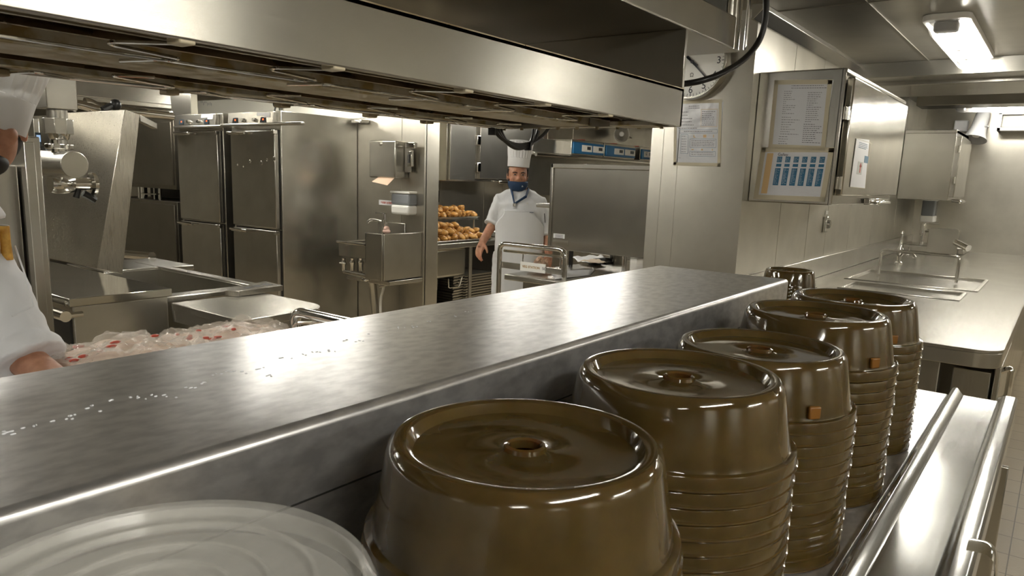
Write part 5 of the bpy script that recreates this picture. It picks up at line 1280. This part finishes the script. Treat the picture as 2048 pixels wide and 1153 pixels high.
    for i in range(R_+1):
        z = zt+(zb-zt)*i/R_; r, cx_, cy_ = rad(z); wd = .62+.75*min(1, max(0, (zt-.04-z)/.1)); row = []
        for j in range(N+1):
            a = (-1+2*j/N)*wd; rr = r+.016+.007*math.sin(a*5+z*7)*min(1, (zt-z)*3)+.004*math.sin(a*11+z*3)*(z < 1)
            row.append(m.b.verts.new(W @ Vector((cx_+math.sin(a)*rr, cy_-math.cos(a)*rr*.70-.004, z))))
        g.append(row)
    for i in range(R_):
        for j in range(N): m.face([g[i][j], g[i+1][j], g[i+1][j+1], g[i][j+1]], True)
    o = obj('apron', m, CLOTH, t); md = o.modifiers.new('s', 'SOLIDIFY'); md.thickness = .003
    m = MB(); r, cx_, cy_ = rad(zt-.012); pts = [Vector((cx_+math.sin(a)*(r+.019), cy_-math.cos(a)*(r+.019)*.70-.004, zt-.014)) for a in [(-1+2*j/12)*.6 for j in range(13)]]; m.tube(pts, .0035, 6); put('apron_hem', m, CLOTH, o)
    return t, put, H, W
# ---- far chef
s = 262.; cxp = 1036
def Q(px, py, y=0): return ((px-cxp)/s+(py-352)*.03/s, y, 1.5-(py-352)/s)
J = dict(head=(.0, -.02, 1.505), brim=.066, nod=.05, turn=.12, neck=(.02, .0, 1.395), hat=(-.04, .05),
    torso=[((.03, .0, .80), .175), ((.03, .0, .95), .172), ((.03, 0, 1.08), .168), ((.025, 0, 1.2), .182), ((.02, 0, 1.30), .185), ((.02, .0, 1.345), .12)],
    armL=(Q(1001, 402), Q(988, 446, .03), Q(966, 484, -.04), Q(956, 512, -.08), (.6, -.6, 0), (.8, .3, -.1)),
    armR=(Q(1081, 404), Q(1097, 466, .04), Q(1100, 505, -.06), Q(1098, 530, -.12), (-.6, -.6, 0), (-.8, .3, 0)),
    legL=((-.07, 0, .86), (-.09, -.03, .47), (-.09, .02, .085)), legR=((.12, 0, .86), (.13, -.02, .47), (.13, .03, .085)),
    apron=(1.255, .55), sleeve=.16, curl=.45)
fc, put, H, W = person('chef in white with tall hat and navy chin mask, standing beyond the vegetable station', (-3.38, 4.6, 0), .634, J, 'mask')
m = MB()
k0 = Vector(Q(1030, 405, -.145)); k0.y = -.14
for sx in (-1, 1):
    a = Vector((.02+sx*.066, -.03, 1.405)); b = Vector((.02+sx*.050, -.115, 1.355))
    m.tube([Vector((.02+sx*.05, .05, 1.42)), a, b, Vector((k0.x, k0.y, k0.z+.0))], [.012, .013, .012, .008], 10, flat=.6)
put('neckerchief', m, NAVY)
m = MB(); m.tube([k0+Vector((0, -.004, .004)), k0+Vector((0, -.006, -.02))], .011, 14); put('kerchief_ring', m, CHROME)
m = MB(); c = Vector(Q(1060, 420, -.135)); m.box(c.x-.0, c.x+.03, c.y-.012, c.y-.004, c.z-.004, c.z); put('pocket_tag', m, NAVY)
m = MB(); c = Vector(Q(1090, 428, -.04)); m.tube([c+Vector((0, -.02, .02)), c+Vector((.008, -.025, -.05))], .003, 6); put('sleeve_pen', m, BLACK)
# ---- near chef at the left edge: head bent over the trolley
hc = P(-34, 248, x=-1.93); sh_ = P(-30, 470, x=-1.93); el = P(58, 712, x=-1.80); wr = P(128, 785, x=-1.62)
wr.z = 1.045; ox, oy = -2.02, hc.y-.06
def G(p): return (p.y-oy, -(p.x-ox), p.z)   # world to figure frame (faces +X)
hh = Vector(G(hc)); shl = Vector(G(sh_)); elb = Vector(G(el)); wri = Vector(G(wr))
cxn = shl.x-.22
J2 = dict(head=tuple(hh), brim=-.002, nod=-.05, turn=-.3, neck=(hh.x-.05, hh.y+.07, hh.z-.13), hat=(.05, .30), hh=1.1,
    torso=[((cxn, .06, .86), .18), ((cxn, .05, .98), .175), ((cxn, .03, 1.08), .175), ((cxn, .0, 1.22), .19), ((cxn+.01, -.01, 1.31), .195), ((cxn+.02, -.02, 1.37), .12)],
    armR=(tuple(shl+Vector((-.03, 0, -.02))), tuple(elb+Vector((-.012, 0, -.005))), tuple(wri+Vector((0, 0, -.012))), tuple(wri+Vector((.03, -.10, -.02))), (-.8, 0, .1), (0, -.2, -1)),
    armL=((cxn-.17, -.01, 1.31), (cxn-.2, -.08, 1.1), (cxn-.05, -.25, 1.10), (cxn+.02, -.34, 1.09), (.6, 0, .2), (0, -.2, -1)),
    legL=((cxn-.09, .07, .88), (cxn-.1, .04, .48), (cxn-.1, .08, .085)), legR=((cxn+.09, .07, .88), (cxn+.1, .04, .48), (cxn+.1, .08, .085)),
    apron=(1.2, .5), sleeve=.12, sw=1.1, curl=.4, buttons=0)
nc, put, H, W = person('chef in white with a tall hat bending over the wrapped meat trolley', (ox, oy, 0), PI/2, J2, 'beard')
# sleeve pocket with markers
a = P(6, 505, x=-1.84); 
m = MB(); q = [P(-30, 520, x=-1.845), P(26, 497, x=-1.85), P(60, 600, x=-1.80), P(20, 625, x=-1.80)]
for px, y0, y1, r, mt in ((8, 452, 520, .0105, AMBERPEN), (15, 480, 520, .006, AMBERPEN), (-14, 460, 520, .009, AMBERPEN)):
    m = MB(); m.tube([P(px, y0, x=-1.86), P(px+6, y1, x=-1.86)], r, 12)
    o = tag(obj('marker_pen', m, mt), {8: 'thick orange marker in the near chef sleeve pocket', 15: 'thin orange pen beside the thick marker in the sleeve pocket', -14: 'orange pen at the outer edge of the sleeve pocket'}[px], 'pen')
    m = MB(); m.tube([P(px, y0-2, x=-1.86), P(px, y0+1, x=-1.86)], r*.8, 12); obj('pen_cap', m, GREYP, o)

m = MB(); c_ = [P(-40, 505, x=-1.862), P(30, 492, x=-1.862), P(66, 612, x=-1.79), P(22, 632, x=-1.775)]
m.tube([c_[1], c_[1].lerp(c_[2], .5)+Vector((.008, 0, 0)), c_[2]+Vector((.004, 0, 0)), c_[3]+Vector((.006, 0, 0))], .0018, 6)
obj('pocket_seam', m, CLOTH, nc)
